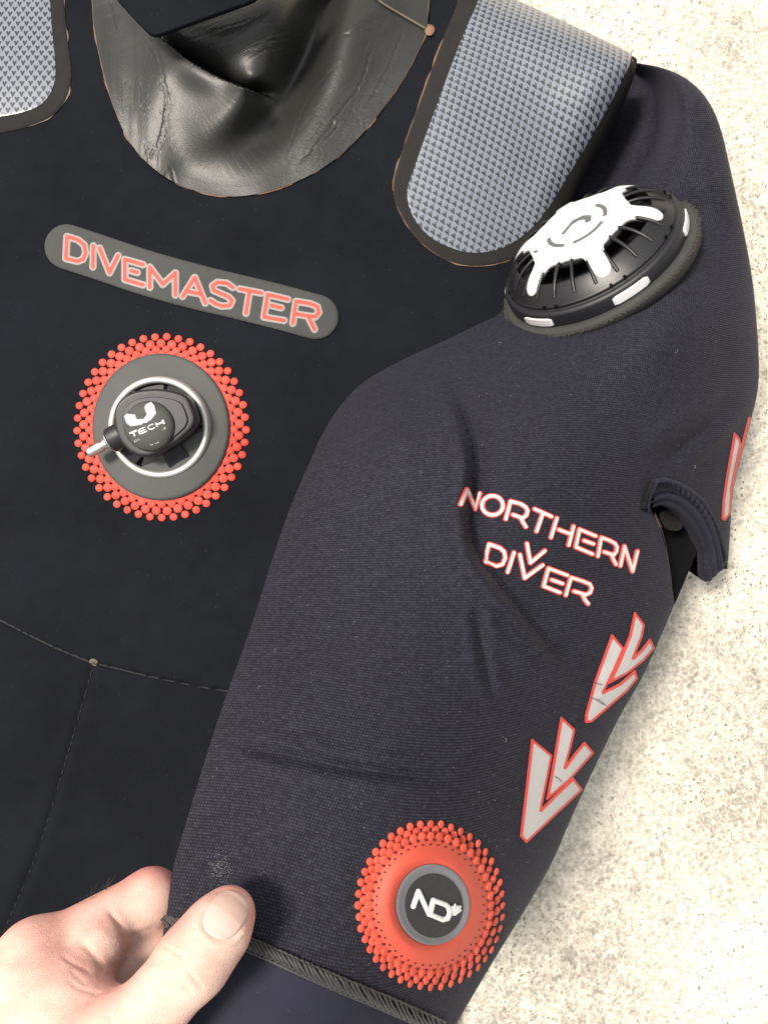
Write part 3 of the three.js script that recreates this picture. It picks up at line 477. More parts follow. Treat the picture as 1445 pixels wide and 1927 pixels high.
// shoulder exhaust valve; photo axis of the frame: x towards the picture's right, y is -down, z out of the dome
{
  const fr = localFrame(1122, 500, 0.103, -0.433, 0.75, 0.5, 0.88, 0.243);
  fr.matrix.scale(V(0.965, 0.965, 0.98));
  const vg = framed('shoulder_valve', suit, fr, 'round black exhaust valve with a white six armed cover on the shoulder');
  const ang = (deg) => -deg * Math.PI / 180;               // photo angles run clockwise
  part('valve_flange', lathe([[120, 2], [184, 11], [192, 8], [195, 3], [195, -14], [150, -30]]), M.plate, vg);
  // frayed cloth edge of the flange
  { const gs = []; for (let i = 0; i < 300; i++) { const a = i / 300 * Math.PI * 2, r = 194 + rnd() * 3, t = new THREE.BoxGeometry(5 + rnd() * 3, 1.8, 2.4); t.rotateZ((rnd() - 0.5) * 0.7); t.translate(r, 0, 1 + rnd() * 3); t.rotateZ(a); gs.push(t); } const f = part('frayed_edge', mergeGeometries(gs), new THREE.MeshStandardMaterial({ color: new THREE.Color(0.05, 0.047, 0.04), roughness: 0.95 }), vg); f.userData.kind = 'stuff'; }
  part('valve_body', lathe([[150, 6], [176, 9], [180, 12], [180, 33], [177, 38], [172, 40], [169, 39], [167, 41], [167, 44], [120, 44]]), M.satin, vg);
  // rim windows
  for (const d of [112, 52, -8, -68, -128, -188]) {
    const hw = 15 / 180 * 1.0, pts = []; const N = 10; for (let i = 0; i <= N; i++) pts.push([181.5, 14 + (i === 0 || i === N ? 3 : 0)]);
    const g = new THREE.BufferGeometry(), pos = [], idx = [], R0 = 178, R1 = 182.6, rows = [[R0, 13], [R1 - 0.8, 13.6], [R1, 15.5], [R1, 29], [R1 - 0.8, 31], [R0, 31.6]];
    for (let i = 0; i <= N; i++) { const t = i / N * 2 - 1, a = ang(d) + t * (Math.abs(t) === 1 ? 1.02 : 1) * 0.19, sh = Math.abs(t) > 0.95 ? 0.5 : 1; rows.forEach(([r, z]) => pos.push(r * Math.cos(a), r * Math.sin(a), 22.3 + (z - 22.3) * (Math.abs(t) === 1 ? 0.7 : 1))); }
    for (let i = 0; i < N; i++) for (let k = 0; k < rows.length - 1; k++) { const q = i * rows.length + k, w2 = q + rows.length; idx.push(q, w2, w2 + 1, q, w2 + 1, q + 1); }
    const e0 = 0, e1 = N * rows.length; for (let k = 1; k < rows.length - 1; k++) { idx.push(e0, e0 + k, e0 + k + 1); idx.push(e1, e1 + k + 1, e1 + k); }
    g.setAttribute('position', new THREE.Float32BufferAttribute(pos, 3)); g.setIndex(idx); g.computeVertexNormals();
    g.setAttribute('uv', new THREE.Float32BufferAttribute(new Float32Array(pos.length / 3 * 2), 2));
    const m = part('rim_window', g, M.white, vg); void hw; void pts;
  }
  // dome with open slots between ribs: outer skirt, crown ring, ribs, dark floor
  const domeZ = (r) => 92 - (r / 167) ** 2 * 16 - 32 * Math.max(0, (r - 92) / 75) ** 2.3;   // 104 at the centre, ~46 at the rim
  const prof = []; for (let r = 134; r <= 167; r += 3) prof.push([r, domeZ(r)]); prof.push([168, 46], [167, 41]);
  part('valve_dome', lathe([[134, 34], [135, domeZ(134) - 3], ...prof]), M.black, vg);
  part('valve_core', lathe([[0, 46], [96, 44], [140, 36]]), M.hollow, vg);
  part('valve_crown', lathe([[92, domeZ(96) - 16], [97, domeZ(96) - 12], [97, domeZ(96) - 2], [60, domeZ(60) - 2]]), M.black, vg);
  for (let i = 0; i < 24; i++) {
    const a = (i + 0.5) / 24 * Math.PI * 2, g = [];
    const r0 = 92, r1 = 155, zA = domeZ(r0) - 4, pts = []; for (let k = 0; k <= 6; k++) { const r = lerp(r0, r1, k / 6); pts.push(V(r * Math.cos(a), r * Math.sin(a), domeZ(r) + (k === 6 ? 0 : 1.2))); }
    g.push(new THREE.TubeGeometry(new THREE.CatmullRomCurve3(pts), 8, 3.6, 5)); void zA;
    part('dome_rib', g[0], M.black, vg);
  }
  for (let i = 0; i < 40; i++) { const a = i / 40 * Math.PI * 2 + 0.05; if (i % 5 < 3) continue; const b = new THREE.BoxGeometry(3, 5, 7); b.translate(168, 0, 47); b.rotateZ(a); part('grip_notch', b, M.hollow, vg); }
  // white cover: hub and six drooping arms
  const starPts = []; for (let k = 0; k < 6; k++) { const c = Math.cos(k * Math.PI / 3), d = Math.sin(k * Math.PI / 3); for (const [x, y] of [[83, -48], [93, -34], [99, -22], [108, -18.5], [128, -17.5], [143, -16], [151, -9], [153, 0], [151, 9], [143, 16], [128, 17.5], [108, 18.5], [99, 22], [93, 34], [83, 48]]) starPts.push([x * c - y * d, x * d + y * c]); }
  const starSd = outline(starPts, 2), starR = (u, v) => Math.hypot(u, v), local = (u, v, h, out = V(0, 0, 0)) => out.set(u, -v, h);
  const top = (r) => domeZ(r) + (r < 100 ? 5 : 5 - 1.5 * ((r - 100) / 52));
  starSd.box = [-156, -156, 156, 156];
  part('star_cover', sheet(starSd, (u, v) => top(starR(u, v)) - roundoff(Math.min(0, starSd(u, v)), 4, 2.4), { at: local, cell: 3, eps: 0.5, edge: [[0, 0], [0.3, 3], [1.5, 7]] }), M.white, vg);
  // marks on the hub: broken ring, hook, dial ticks and an arrow
  const mark = new THREE.MeshStandardMaterial({ color: new THREE.Color(0.1, 0.105, 0.11), roughness: 0.6 }), pale = new THREE.MeshStandardMaterial({ color: new THREE.Color(0.42, 0.43, 0.44), roughness: 0.6 });
  const arc = (r0, r1, d0, d1, z, m) => { const s = new THREE.RingGeometry(r0, r1, 40, 1, ang(d1), ang(d0) - ang(d1)); s.translate(0, 0, z); return part('hub_mark', s, m, vg); };
  const zh = (r) => domeZ(r) + 5.5;
  for (const [a, b] of [[14, 82], [100, 165], [-62, -2]]) { const gs = []; const N = 24; const pos = [], idx = []; for (let i = 0; i <= N; i++) { const t = ang(lerp(a, b, i / N)); for (const r of [52, 60]) pos.push(r * Math.cos(t), r * Math.sin(t), zh(r)); } for (let i = 0; i < N; i++) idx.push(i * 2, i * 2 + 2, i * 2 + 1, i * 2 + 1, i * 2 + 2, i * 2 + 3); const g = new THREE.BufferGeometry(); g.setAttribute('position', new THREE.Float32BufferAttribute(pos, 3)); g.setIndex(idx); g.computeVertexNormals(); g.setAttribute('uv', new THREE.Float32BufferAttribute(new Float32Array(pos.length / 3 * 2), 2)); part('hub_mark', g, mark, vg); void gs; }
  part('hub_mark', new THREE.TubeGeometry(new THREE.CatmullRomCurve3([V(44, 0, zh(44)), V(30, 37, zh(46)), V(-10, 45, zh(46)), V(-38, 25, zh(46)), V(-44, -8, zh(44))]), 24, 0.7, 4), pale, vg);
  const hook = slab(pathShape([[-26, -16], [-20, -20], [-10, 4], [4, 12], [16, 8], [20, -4], [30, -2], [26, 16], [8, 24], [-12, 18]]), 1, 0.4, 1); hook.translate(0, 0, zh(12) - 1.2); part('hub_mark', hook, mark, vg);
  for (const [d, l] of [[100, 6], [105, 4], [110, 5], [116, 4], [121, 6], [126, 3], [88, 4], [60, 5], [30, 6], [25, 3]]) { const b = new THREE.BoxGeometry(3, l, 1); b.translate(84, 0, zh(84)); b.rotateZ(ang(d)); part('hub_mark', b, pale, vg); }
  const arr = slab(pathShape([[0, 0], [9, -3], [4, 7]]), 1, 0.3, 1); arr.translate(82, 0, zh(84)); arr.rotateZ(ang(150)); part('hub_mark', arr, mark, vg); void arc;
}

// chest inflator
const RINGC = [305, 804];
{
  const ig = group('chest_inflator', suit, 'round chest inflator valve with a silver ring and red dot surround');
  const ell = (r) => { const f = (u, v) => { const x = (u - RINGC[0]) / 0.93, y = v - RINGC[1]; return Math.hypot(x, y) - r; }; f.box = [RINGC[0] - r - 4, RINGC[1] - r - 4, RINGC[0] + r + 4, RINGC[1] + r + 4]; return f; };
  const disc = ell(137), inner = (u, v) => Math.max(ell(144)(u, v), 0 - ell(120)(u, v)); inner.box = ell(150).box;
  part('dot_base', sheet(inner, bodyH, { cell: 3, lift: () => 0.0009, edge: [[0, 0], [0, 0.002]] }), M.red, ig);
  part('rubber_disc', sheet(disc, bodyH, { cell: 4, lift: (u, v, d) => 0.0022 + 0.001 * Math.sqrt(1 - clamp(1 + d / 6, 0, 1) ** 2), edge: [[0, 0], [0, 0.003]] }), M.smoothRubber, ig);
  const sph = beadGeometry, q = new THREE.Quaternion();
  const rows = [[170, 45, 0, 7.7, 7.3], [157, 45, 0.5, 8.8, 8.4], [145.5, 45, 0, 8.2, 7.8]];
  for (const [r, n, ph, rx, ry] of rows) for (let i = 0; i < n; i++) {
    const a = (i + ph) / n * Math.PI * 2 + 0.03, rr = r + (rnd() - 0.5) * 1.4, u = RINGC[0] + 0.93 * rr * Math.cos(a), v = RINGC[1] + rr * Math.sin(a), p = onto(bodyH, u, v, 0.0006), nn = surfNormal(bodyH, u, v), s = CAM.clone().sub(p).dot(CB) / FOCAL;
    const m = part('dot', sph, M.redTones[Math.floor(rnd() * 3)], ig); m.position.copy(p); m.quaternion.copy(q.setFromUnitVectors(V(0, 1, 0), nn)); m.scale.set(rx * s, 0.0008, ry * s);
  }
  const fr = localFrame(303, 805, bodyH(303, 805) + 0.0025, -0.26, 0.03, 0.965, 1, 0);
  const kg = framed('inflator_knob', ig, fr);
  const L = (prof) => { const g = lathe(prof, 80); return g; };
  part('silver_ring', L([[82, -6], [82, 13], [85, 17], [90, 17.5], [94, 14], [96, 2], [96, -6]]), M.alloy, kg);
  part('knob_well', L([[0, 4], [84, 6]]), M.hollow, kg);
  // faceted black skirt around the housing
  for (let i = 0; i < 9; i++) { const a = i / 9 * Math.PI * 2 + 0.35; const s = pathShape([[26, -14], [76, -22], [81, 0], [76, 22], [26, 14]]); const g = slab(s, 10 + (i % 2) * 5, 2, 2); g.rotateY(0.18); g.translate(0, 0, 8); g.rotateZ(a); part('knob_facet', g, i % 3 ? M.gloss : M.black, kg); }
  // housing: shield outline with a rounded left end and a point to the right
  const hp = (x, y, sh) => [x / 4.129 + 130 - 303 + sh, -(y / 4.129 + 620 - 805) - 1];
  const outl = [[388, 700], [400, 620], [450, 560], [530, 520], [650, 505], [740, 508], [885, 540], [925, 610], [958, 730], [850, 830], [720, 920], [620, 960], [540, 955], [470, 910], [410, 830]].map(([x, y]) => hp(x, y, 16).map((c) => c * 1.0));
  const hs = pathShape(chaikin(outl, 2, true)), housing = slab(hs, 44, 7, 4); housing.translate(0, 0, 8); part('knob_housing', housing, M.satin, kg);
  const rimS = pathShape(chaikin(outl.map(([x, y]) => [(x - 8) * 0.85 + 9, y * 0.85]), 2, true)), rim = slab(rimS, 3, 1.5, 2); rim.translate(0, 0, 58); part('knob_plate', rim, new THREE.MeshPhysicalMaterial({ color: new THREE.Color(0.012, 0.012, 0.02), roughness: 0.4 }), kg);
  const dome = L([[0, 76], [20, 75.4], [32, 73.6], [41, 70], [45, 65], [46, 56]]); dome.translate(-3, 1, 0); part('knob_button', dome, M.smoothRubber, kg);
  // white print on the button: emblem, word, small line and mark
  const print = new THREE.MeshStandardMaterial({ color: new THREE.Color(0.72, 0.75, 0.76), roughness: 0.5 }), soft = new THREE.MeshStandardMaterial({ color: new THREE.Color(0.34, 0.37, 0.38), roughness: 0.5 });
  const px = (x, y) => [(x / 4.129 + 130 - 303 + 22), -(y / 4.129 + 620 - 805) + 0];       // photo crop to button plane, shifted for the dome's height
  const put = (name, shape, z, m) => { const g = slab(shape, 1, 0.5, 1); g.translate(0, 0, z); return part(name, g, m, kg); };
  put('emblem', pathShape([[440, 690], [458, 672], [520, 676], [532, 712], [582, 708], [608, 676], [590, 626], [600, 604], [640, 584], [664, 612], [676, 668], [612, 744], [488, 762], [456, 738]].map(([x, y]) => px(x, y))), 74.2, soft);
  put('emblem', pathShape([[452, 694], [464, 684], [514, 688], [528, 722], [588, 720], [620, 678], [604, 628], [636, 598], [654, 616], [664, 664], [608, 732], [492, 750], [466, 732]].map(([x, y]) => px(x, y))), 75, print);
  const { letterField } = LETTERS;
  const word = (txt, a, b, hgt, wid, gap, hw, m, z) => { const A = px(...a), B = px(...b), len = Math.hypot(B[0] - A[0], B[1] - A[1]), ux = (B[0] - A[0]) / len, uy = (B[1] - A[1]) / len, n = txt.length, w = (len - gap * (n - 1)) / n; for (let i = 0; i < n; i++) { const x0 = i * (w + gap); for (const st of letterField.strokes[txt[i]]) part('print', new THREE.TubeGeometry(new THREE.CatmullRomCurve3(st.map(([x, y]) => V(A[0] + ux * (x0 + x * w) - uy * y * hgt, A[1] + uy * (x0 + x * w) + ux * y * hgt, z)), false, 'catmullrom', 0.02), 10, hw, 5), m, kg); } void wid; };
  word('TECH', [490, 846], [735, 745], 8, 0, 3, 1.9, print, 74.5);
  word('DRYSUITS', [512, 880], [745, 778], 3, 0, 2, 0.7, soft, 73.6);
  word('CE', [622, 905], [690, 878], 6, 0, 2, 1.0, soft, 72.3);
  // hose nipple: black collar and steel stub towards the lower left
  const stub = group('hose_nipple', ig); stub.matrix.copy(fr.matrix); stub.matrix.decompose(stub.position, stub.quaternion, stub.scale);
  const dir = V(-0.88, -0.48, 0).normalize(), turn = (g) => { g.rotateX(-Math.PI / 2); g.rotateY(0); const qq = new THREE.Quaternion().setFromUnitVectors(V(0, 1, 0), dir); return g.applyQuaternion(qq); };
  const cy = (prof) => { const g = new THREE.LatheGeometry(prof.map(([r, y]) => new THREE.Vector2(r, y)), 32); g.applyQuaternion(new THREE.Quaternion().setFromUnitVectors(V(0, 1, 0), dir)); g.scale(1.28, 1.28, 1.28); g.translate(-52, -8, 34); return g; }; void turn;
  part('collar', cy([[0, -16], [15, -16], [17, -4], [14, 2], [18, 6], [19, 10], [18.5, 26], [16, 29], [0, 29]]), M.satin, stub);
  part('collar_ring', cy([[12, 28.5], [15, 28.5], [15.5, 31], [12, 32]]), M.steel, stub);
  part('steel_nipple', cy([[0, 30], [8, 30], [8, 38], [6.5, 39], [6.5, 42], [8, 43], [8, 60], [7, 64], [5, 66], [0, 66]]), M.steel, stub);
}
// ------------------------------------------------------------------ raised prints: colour is banded by the distance from the rim of the print
function bands(stops, width, noise = 0.06) {      // stops: [[distance in px, [r, g, b] linear], ...] outer to inner
  return texture(256, 64, (x, y) => {
    const d = x / 255 * width, n = 1 + noise * (hash2(x >> 1, y) - 0.5) * 2; let c = stops[stops.length - 1][1];
    for (let i = 0; i < stops.length; i++) if (d <= stops[i][0]) { const p = stops[Math.max(0, i - 1)]; const t = i ? (d - p[0]) / (stops[i][0] - p[0]) : 0; c = p[1].map((a, k) => lerp(a, stops[i][1][k], t)); break; }
    return c.map((a) => toS(clamp(a * n, 0, 1)));
  }, true, true);
}
const printMat = (stops, width, o = {}) => { const t = bands(stops, width, o.noise); t.wrapS = THREE.ClampToEdgeWrapping; return new THREE.MeshPhysicalMaterial({ map: t, roughness: o.rough ?? 0.6, specularIntensity: o.spec ?? 0.5 }); };
const raised = (sd, H, width, lift, cell, edge = 0.001) => sheet(sd, H, { cell, lift: (u, v, d) => lift * Math.sqrt(1 - clamp(1 + d / 4.5, 0, 1) ** 2) + 0.00035, uv: (P, u, v, d) => [clamp(-d / width, 0, 1), (u * 0.31 + v * 0.17) % 40], edge: [[0, 0], [0.3, edge]] });
const redC = [0.6, 0.06, 0.05];

// NORTHERN / V / DIVER, crop scale 2.312 from (820, 780)
{
  const g = group('sleeve_lettering', suit, 'white and red raised lettering across the sleeve');
  const mat = printMat([[0, redC], [1.5, redC], [2.5, [0.70, 0.42, 0.38]], [3.4, [0.76, 0.64, 0.6]], [9, [0.78, 0.7, 0.67]]], 9);
  const A = [7.225, 850, 900], B = [7.225, 1020, 960];
  const L = [[A, [[115, 355], [195, 150], [315, 425], [385, 210]]], [A, Array.from({ length: 25 }, (_, i) => [555 + 138 * Math.cos(i * Math.PI / 12), 372 + 130 * Math.sin(i * Math.PI / 12)])], [A, [[730, 555], [795, 315], [930, 350], [1000, 395], [1025, 440], [1010, 500], [960, 545], [900, 525], [828, 497]], [[930, 540], [962, 600], [1000, 660]]], [A, [[1120, 420], [1345, 520]], [[1232, 470], [1145, 720]]],
    [B, [[190, 110], [110, 370]], [[215, 265], [375, 325]], [[415, 220], [350, 475]]], [B, [[715, 350], [495, 260], [445, 500], [670, 595]], [[556, 412], [685, 458]]], [B, [[745, 625], [790, 370], [900, 410], [975, 450], [1005, 500], [995, 560], [960, 605], [900, 590], [828, 566]], [[925, 598], [958, 680], [990, 735]]], [B, [[1050, 755], [1105, 490], [1215, 830], [1280, 560]]],
    [A, [[510, 895], [450, 1140], [610, 1190], [690, 1165], [725, 1080], [710, 1000], [650, 945], [510, 895]]], [A, [[840, 1010], [760, 1270]]], [A, [[920, 1040], [985, 1355], [1225, 1180]]], [A, [[1015, 890], [1060, 1150], [1255, 985]]], [B, [[330, 885], [75, 790], [10, 1030], [230, 1120]], [[118, 946], [265, 998]]], [B, [[310, 1155], [380, 915], [540, 965], [635, 1005], [660, 1060], [640, 1120], [580, 1150], [500, 1125], [420, 1102]], [[535, 1145], [570, 1220], [612, 1272]]]];
  for (const [c, ...strokes] of L) {
    const f = LETTERS.strokeField(strokes.map((q) => C(...c, q))), hw = 5.1, sd = (u, v) => f.d(u, v) - hw; sd.box = [f.box[0] - 8, f.box[1] - 8, f.box[2] + 8, f.box[3] + 8];
    part('letter', raised(sd, sleeveH, 9, 0.0004, 1.2), mat, g);
  }
}
// DIVEMASTER on a grey rubber strip, crop scale 2.491 from (80, 400)
{
  const k = ([x, y]) => [x / 2.491 + 80, y / 2.491 + 400], cl = lineField([[118, 162], [300, 222], [500, 290], [700, 344], [900, 393], [1100, 442], [1282, 490]].map(k), 2), sd = (u, v) => cl(u, v) - 42.5 + 1.2 * vnoise(u / 60, v / 60);
  sd.box = [cl.box[0] - 46, cl.box[1] - 46, cl.box[2] + 46, cl.box[3] + 46];
  const g = group('chest_name_strip', suit, 'grey rubber strip with red lettering across the chest');
  part('strip', sheet(sd, bodyH, { cell: 3, lift: (u, v, d) => 0.0009 + 0.0007 * Math.sqrt(1 - clamp(1 + d / 6, 0, 1) ** 2), edge: [[0, 0], [0, 0.0015]] }), M.plate, g);
  const grey = [0.25, 0.252, 0.24], mat = printMat([[0, grey], [2.8, grey], [3.3, [0.5, 0.22, 0.2]], [4.0, [0.55, 0.075, 0.055]], [9, [0.58, 0.08, 0.06]]], 9);
  const A = [5.558, 110, 420], B = [5.558, 360, 460];
  const L = [[A, [[105, 150], [95, 380], [210, 410], [270, 390], [300, 320], [285, 240], [220, 185], [105, 150]]], [A, [[380, 248], [375, 470]]], [A, [[445, 270], [550, 530], [640, 350]]], [A, [[900, 445], [710, 390], [710, 600], [900, 655]], [[775, 508], [840, 528]]], [A, [[970, 680], [970, 470], [1105, 650], [1235, 530], [1235, 760]]],
    [B, [[-79, 552], [45, 355], [155, 622]], [[-34, 500], [115, 528]]], [B, [[440, 460], [380, 415], [280, 405], [230, 440], [240, 490], [320, 525], [400, 560], [435, 600], [410, 650], [330, 655], [260, 630], [210, 595]]], [B, [[510, 475], [740, 520]], [[615, 500], [580, 730]]], [B, [[1015, 585], [805, 535], [765, 770], [975, 805]], [[840, 648], [945, 674]]], [B, [[1065, 835], [1100, 605], [1250, 630], [1320, 660], [1335, 720], [1300, 765], [1240, 760], [1092, 736]], [[1225, 762], [1290, 895]]]];
  for (const [c, ...strokes] of L) {
    const f = LETTERS.strokeField(strokes.map((w) => C(...c, w))), q = (u, v) => f.d(u, v) - 7; q.box = [f.box[0] - 10, f.box[1] - 10, f.box[2] + 10, f.box[3] + 10];
    part('letter', sheet(q, bodyH, { cell: 1.3, lift: (u, v, d) => 0.0017 + 0.00015 * Math.sqrt(1 - clamp(1 + d / 4, 0, 1) ** 2), uv: (P, u, v, d) => [clamp(-d / 9, 0, 1), (u * 0.3) % 20], edge: [[0, 0], [0, 0.0005]] }), mat, g);
  }
}
// arrows on the outer side of the sleeve
{
  const mat = printMat([[0, redC], [4.2, redC], [5.4, [0.46, 0.455, 0.45]], [30, [0.5, 0.495, 0.485]]], 30, { noise: 0.05, rough: 0.5 });
  const sets = [
    ['upper of the two full arrows on the sleeve, nearest the lettering', 3.855, 950, 1120, [[[770, 288], [852, 385], [790, 530], [705, 705], [830, 640], [936, 545], [952, 602], [880, 690], [622, 915], [580, 920], [580, 870], [642, 640]], [[935, 126], [1002, 215], [985, 300], [922, 455], [985, 395], [1045, 318], [1074, 382], [1000, 470], [880, 565], [748, 636], [810, 510], [862, 385], [900, 290]]]],
    ['lower of the two full arrows on the sleeve, beside the round badge', 3.855, 950, 1120, [[[190, 1046], [332, 1162], [300, 1330], [252, 1560], [370, 1440], [488, 1328], [552, 1408], [150, 1790], [108, 1745]], [[402, 886], [498, 975], [470, 1100], [428, 1250], [500, 1150], [570, 1066], [634, 1142], [460, 1340], [298, 1480], [340, 1250]]]],
    ['narrow arrow seen edge on at the outer edge of the upper arm', 4.819, 1180, 760, [[[963, 264], [1006, 318], [1018, 370], [975, 560], [930, 790], [966, 725], [952, 900], [930, 985], [876, 1054], [854, 1036], [862, 880], [900, 620], [945, 380]], [[1093, 124], [1110, 140], [1096, 235], [1040, 420], [985, 660], [935, 760], [990, 500], [1032, 370]]]],
  ];
  for (const [label, s, ox, oy, polys] of sets) {
    const g = group('arrow_print', suit, label);
    for (const p of polys) { const o = outline(C(s, ox, oy, p), 0), sd = (u, v) => Math.max(o(u, v) - 1.5, sleeveSd(u, v) + 2); sd.box = [o.box[0] - 4, o.box[1] - 4, o.box[2] + 4, o.box[3] + 4]; part('chevron', sheet(sd, sleeveH, { cell: 1.6, lift: (u, v, d) => 0.0004 + 0.00018 * Math.sqrt(1 - clamp(1 + d / 4, 0, 1) ** 2), uv: (P, u, v, d) => [clamp(-d / 30, 0, 1), (u * 0.13 + v * 0.21) % 30], edge: [[0, 0], [0.3, 0.0008]] }), mat, g); }
  }
  // cracks across the two arrows
  const crackM = new THREE.MeshStandardMaterial({ color: new THREE.Color(0.07, 0.07, 0.07), roughness: 0.9 });
  for (const l of [[[612, 740], [640, 748], [672, 770], [700, 785], [726, 796]], [[640, 632], [668, 640], [700, 642]], [[350, 1312], [376, 1328], [398, 1352]], [[655, 748], [680, 760], [712, 790]]]) part('crack', tubeAlong(C(3.855, 950, 1120, l).map(([u, v]) => onto(sleeveH, u, v, 0.0009)), 0.00016, 14, 4), crackM, suit);
}
// round badge on the forearm
{
  const g = group('round_badge', suit, 'domed red round badge with grey ring and white monogram on the sleeve'), c = [809, 1703];
  const rad = (u, v) => Math.hypot((u - c[0]) / 0.885, v - c[1]), ring = (r, cx = c[0], cy = c[1]) => { const f = (u, v) => (Math.hypot((u - cx) / 0.905, v - cy) - r) * 0.95; f.box = [cx - r - 4, cy - r - 4, cx + r + 4, cy + r + 4]; return f; };
  const domeH = (u, v) => sleeveH(u, v) + 0.0012 + 0.0075 * smooth(150, 84, rad(u, v)) - 0.0035 * smooth(90, 60, rad(u, v));
  const disc = ring(131);
  part('badge_dome', sheet(disc, domeH, { cell: 3, edge: [[0, 0], [1, 0.002]] }), M.badgeRed, g);
  const sph = beadGeometry, q = new THREE.Quaternion();
  for (const [r, n, ph, rx, ry, th, H] of [[153, 44, 0, 7.3, 7.6, 0.0006, sleeveH], [140.5, 44, 0.5, 8.8, 8.6, 0.0008, sleeveH], [128.5, 44, 0, 8.8, 8.6, 0.0006, domeH]]) for (let i = 0; i < n; i++) {
    const a = (i + ph) / n * Math.PI * 2, rr = r + (rnd() - 0.5) * 1.6, u = c[0] + 0.885 * rr * Math.cos(a), v = c[1] + rr * Math.sin(a), p = onto(H, u, v, 0.0004), nn = surfNormal(sleeveH, u, v), s = CAM.clone().sub(p).dot(CB) / FOCAL, m = part('dot', sph, M.badgeTones[Math.floor(rnd() * 3)], g);
    m.position.copy(p); m.quaternion.copy(q.setFromUnitVectors(V(0, 1, 0), nn)); m.scale.set(rx * s, th, ry * s);
  }
  const pin = new THREE.MeshStandardMaterial({ color: new THREE.Color(0.05, 0.008, 0.008), roughness: 0.9 }), pg = [];
  for (const [r, n, ph, w] of [[122, 44, 0.5, 2.6], [113.5, 44, 0, 1.7]]) for (let i = 0; i < n; i++) { const a = (i + ph) / n * Math.PI * 2, u = c[0] + 0.885 * r * Math.cos(a), v = c[1] + r * Math.sin(a), p = onto(domeH, u, v, 0.00025), b = new THREE.CylinderGeometry(w * 0.00021, w * 0.00021, 0.0004, 6); b.applyQuaternion(q.setFromUnitVectors(V(0, 1, 0), surfNormal(domeH, u, v))); b.translate(p.x, p.y, p.z); pg.push(b); }
  part('pinholes', mergeGeometries(pg), pin, g).userData.kind = 'stuff';
  const greyRing = ring(77, 813, 1702), core = ring(60.5, 812, 1701.5);
  const knitFine = sized(knitBump, KNIT * 0.0009);
  part('grey_ring', sheet(greyRing, domeH, { cell: 2.5, lift: (u, v, d) => 0.0004 + 0.0006 * Math.sqrt(1 - clamp(1 + d / 5, 0, 1) ** 2), edge: [[0, 0], [0, 0.001]] }), new THREE.MeshPhysicalMaterial({ color: new THREE.Color(0.165, 0.17, 0.185), roughness: 0.6, bumpMap: knitFine, bumpScale: 0.0001 }), g);
  part('badge_centre', sheet(core, domeH, { cell: 2.5, lift: () => 0.0014, edge: [[0, 0], [0, 0.0006]] }), new THREE.MeshPhysicalMaterial({ color: new THREE.Color(0.026, 0.027, 0.03), roughness: 0.7, bumpMap: knitFine, bumpScale: 0.00018 }), g);
  const wm = new THREE.MeshPhysicalMaterial({ color: new THREE.Color(0.78, 0.78, 0.77), roughness: 0.55 }), k = ([x, y]) => [x / 4.25 + 640, y / 4.25 + 1520];
  const mono = (name, strokes, hw) => { const fs = strokes.map((s) => lineField(s.map(k), 0)), b = [1e9, 1e9, -1e9, -1e9]; for (const f of fs) { b[0] = Math.min(b[0], f.box[0]); b[1] = Math.min(b[1], f.box[1]); b[2] = Math.max(b[2], f.box[2]); b[3] = Math.max(b[3], f.box[3]); } const sd = (u, v) => { let m = 1e9; for (const f of fs) m = Math.min(m, f(u, v)); return m - hw; }; sd.box = [b[0] - hw - 2, b[1] - hw - 2, b[2] + hw + 2, b[3] + hw + 2]; part(name, sheet(sd, domeH, { cell: 1.2, lift: (u, v, d) => 0.0019 + 0.0006 * Math.sqrt(1 - clamp(1 + d / 4, 0, 1) ** 2), edge: [[0, 0], [0, 0.0008]] }), wm, g); };
  mono('monogram_letter', [[[556, 776], [600, 652], [682, 838], [716, 722]]], 4.6);
  mono('monogram_letter', [[[716, 722], [688, 838], [790, 880], [826, 870], [846, 830], [838, 782], [816, 758], [716, 722]]], 4.6);
  mono('monogram_leaf', [[[880, 838], [866, 772]], [[880, 838], [889, 756]], [[884, 836], [912, 770]], [[886, 832], [930, 772]], [[884, 838], [932, 800]], [[872, 812], [900, 790]]], 1.9);
}
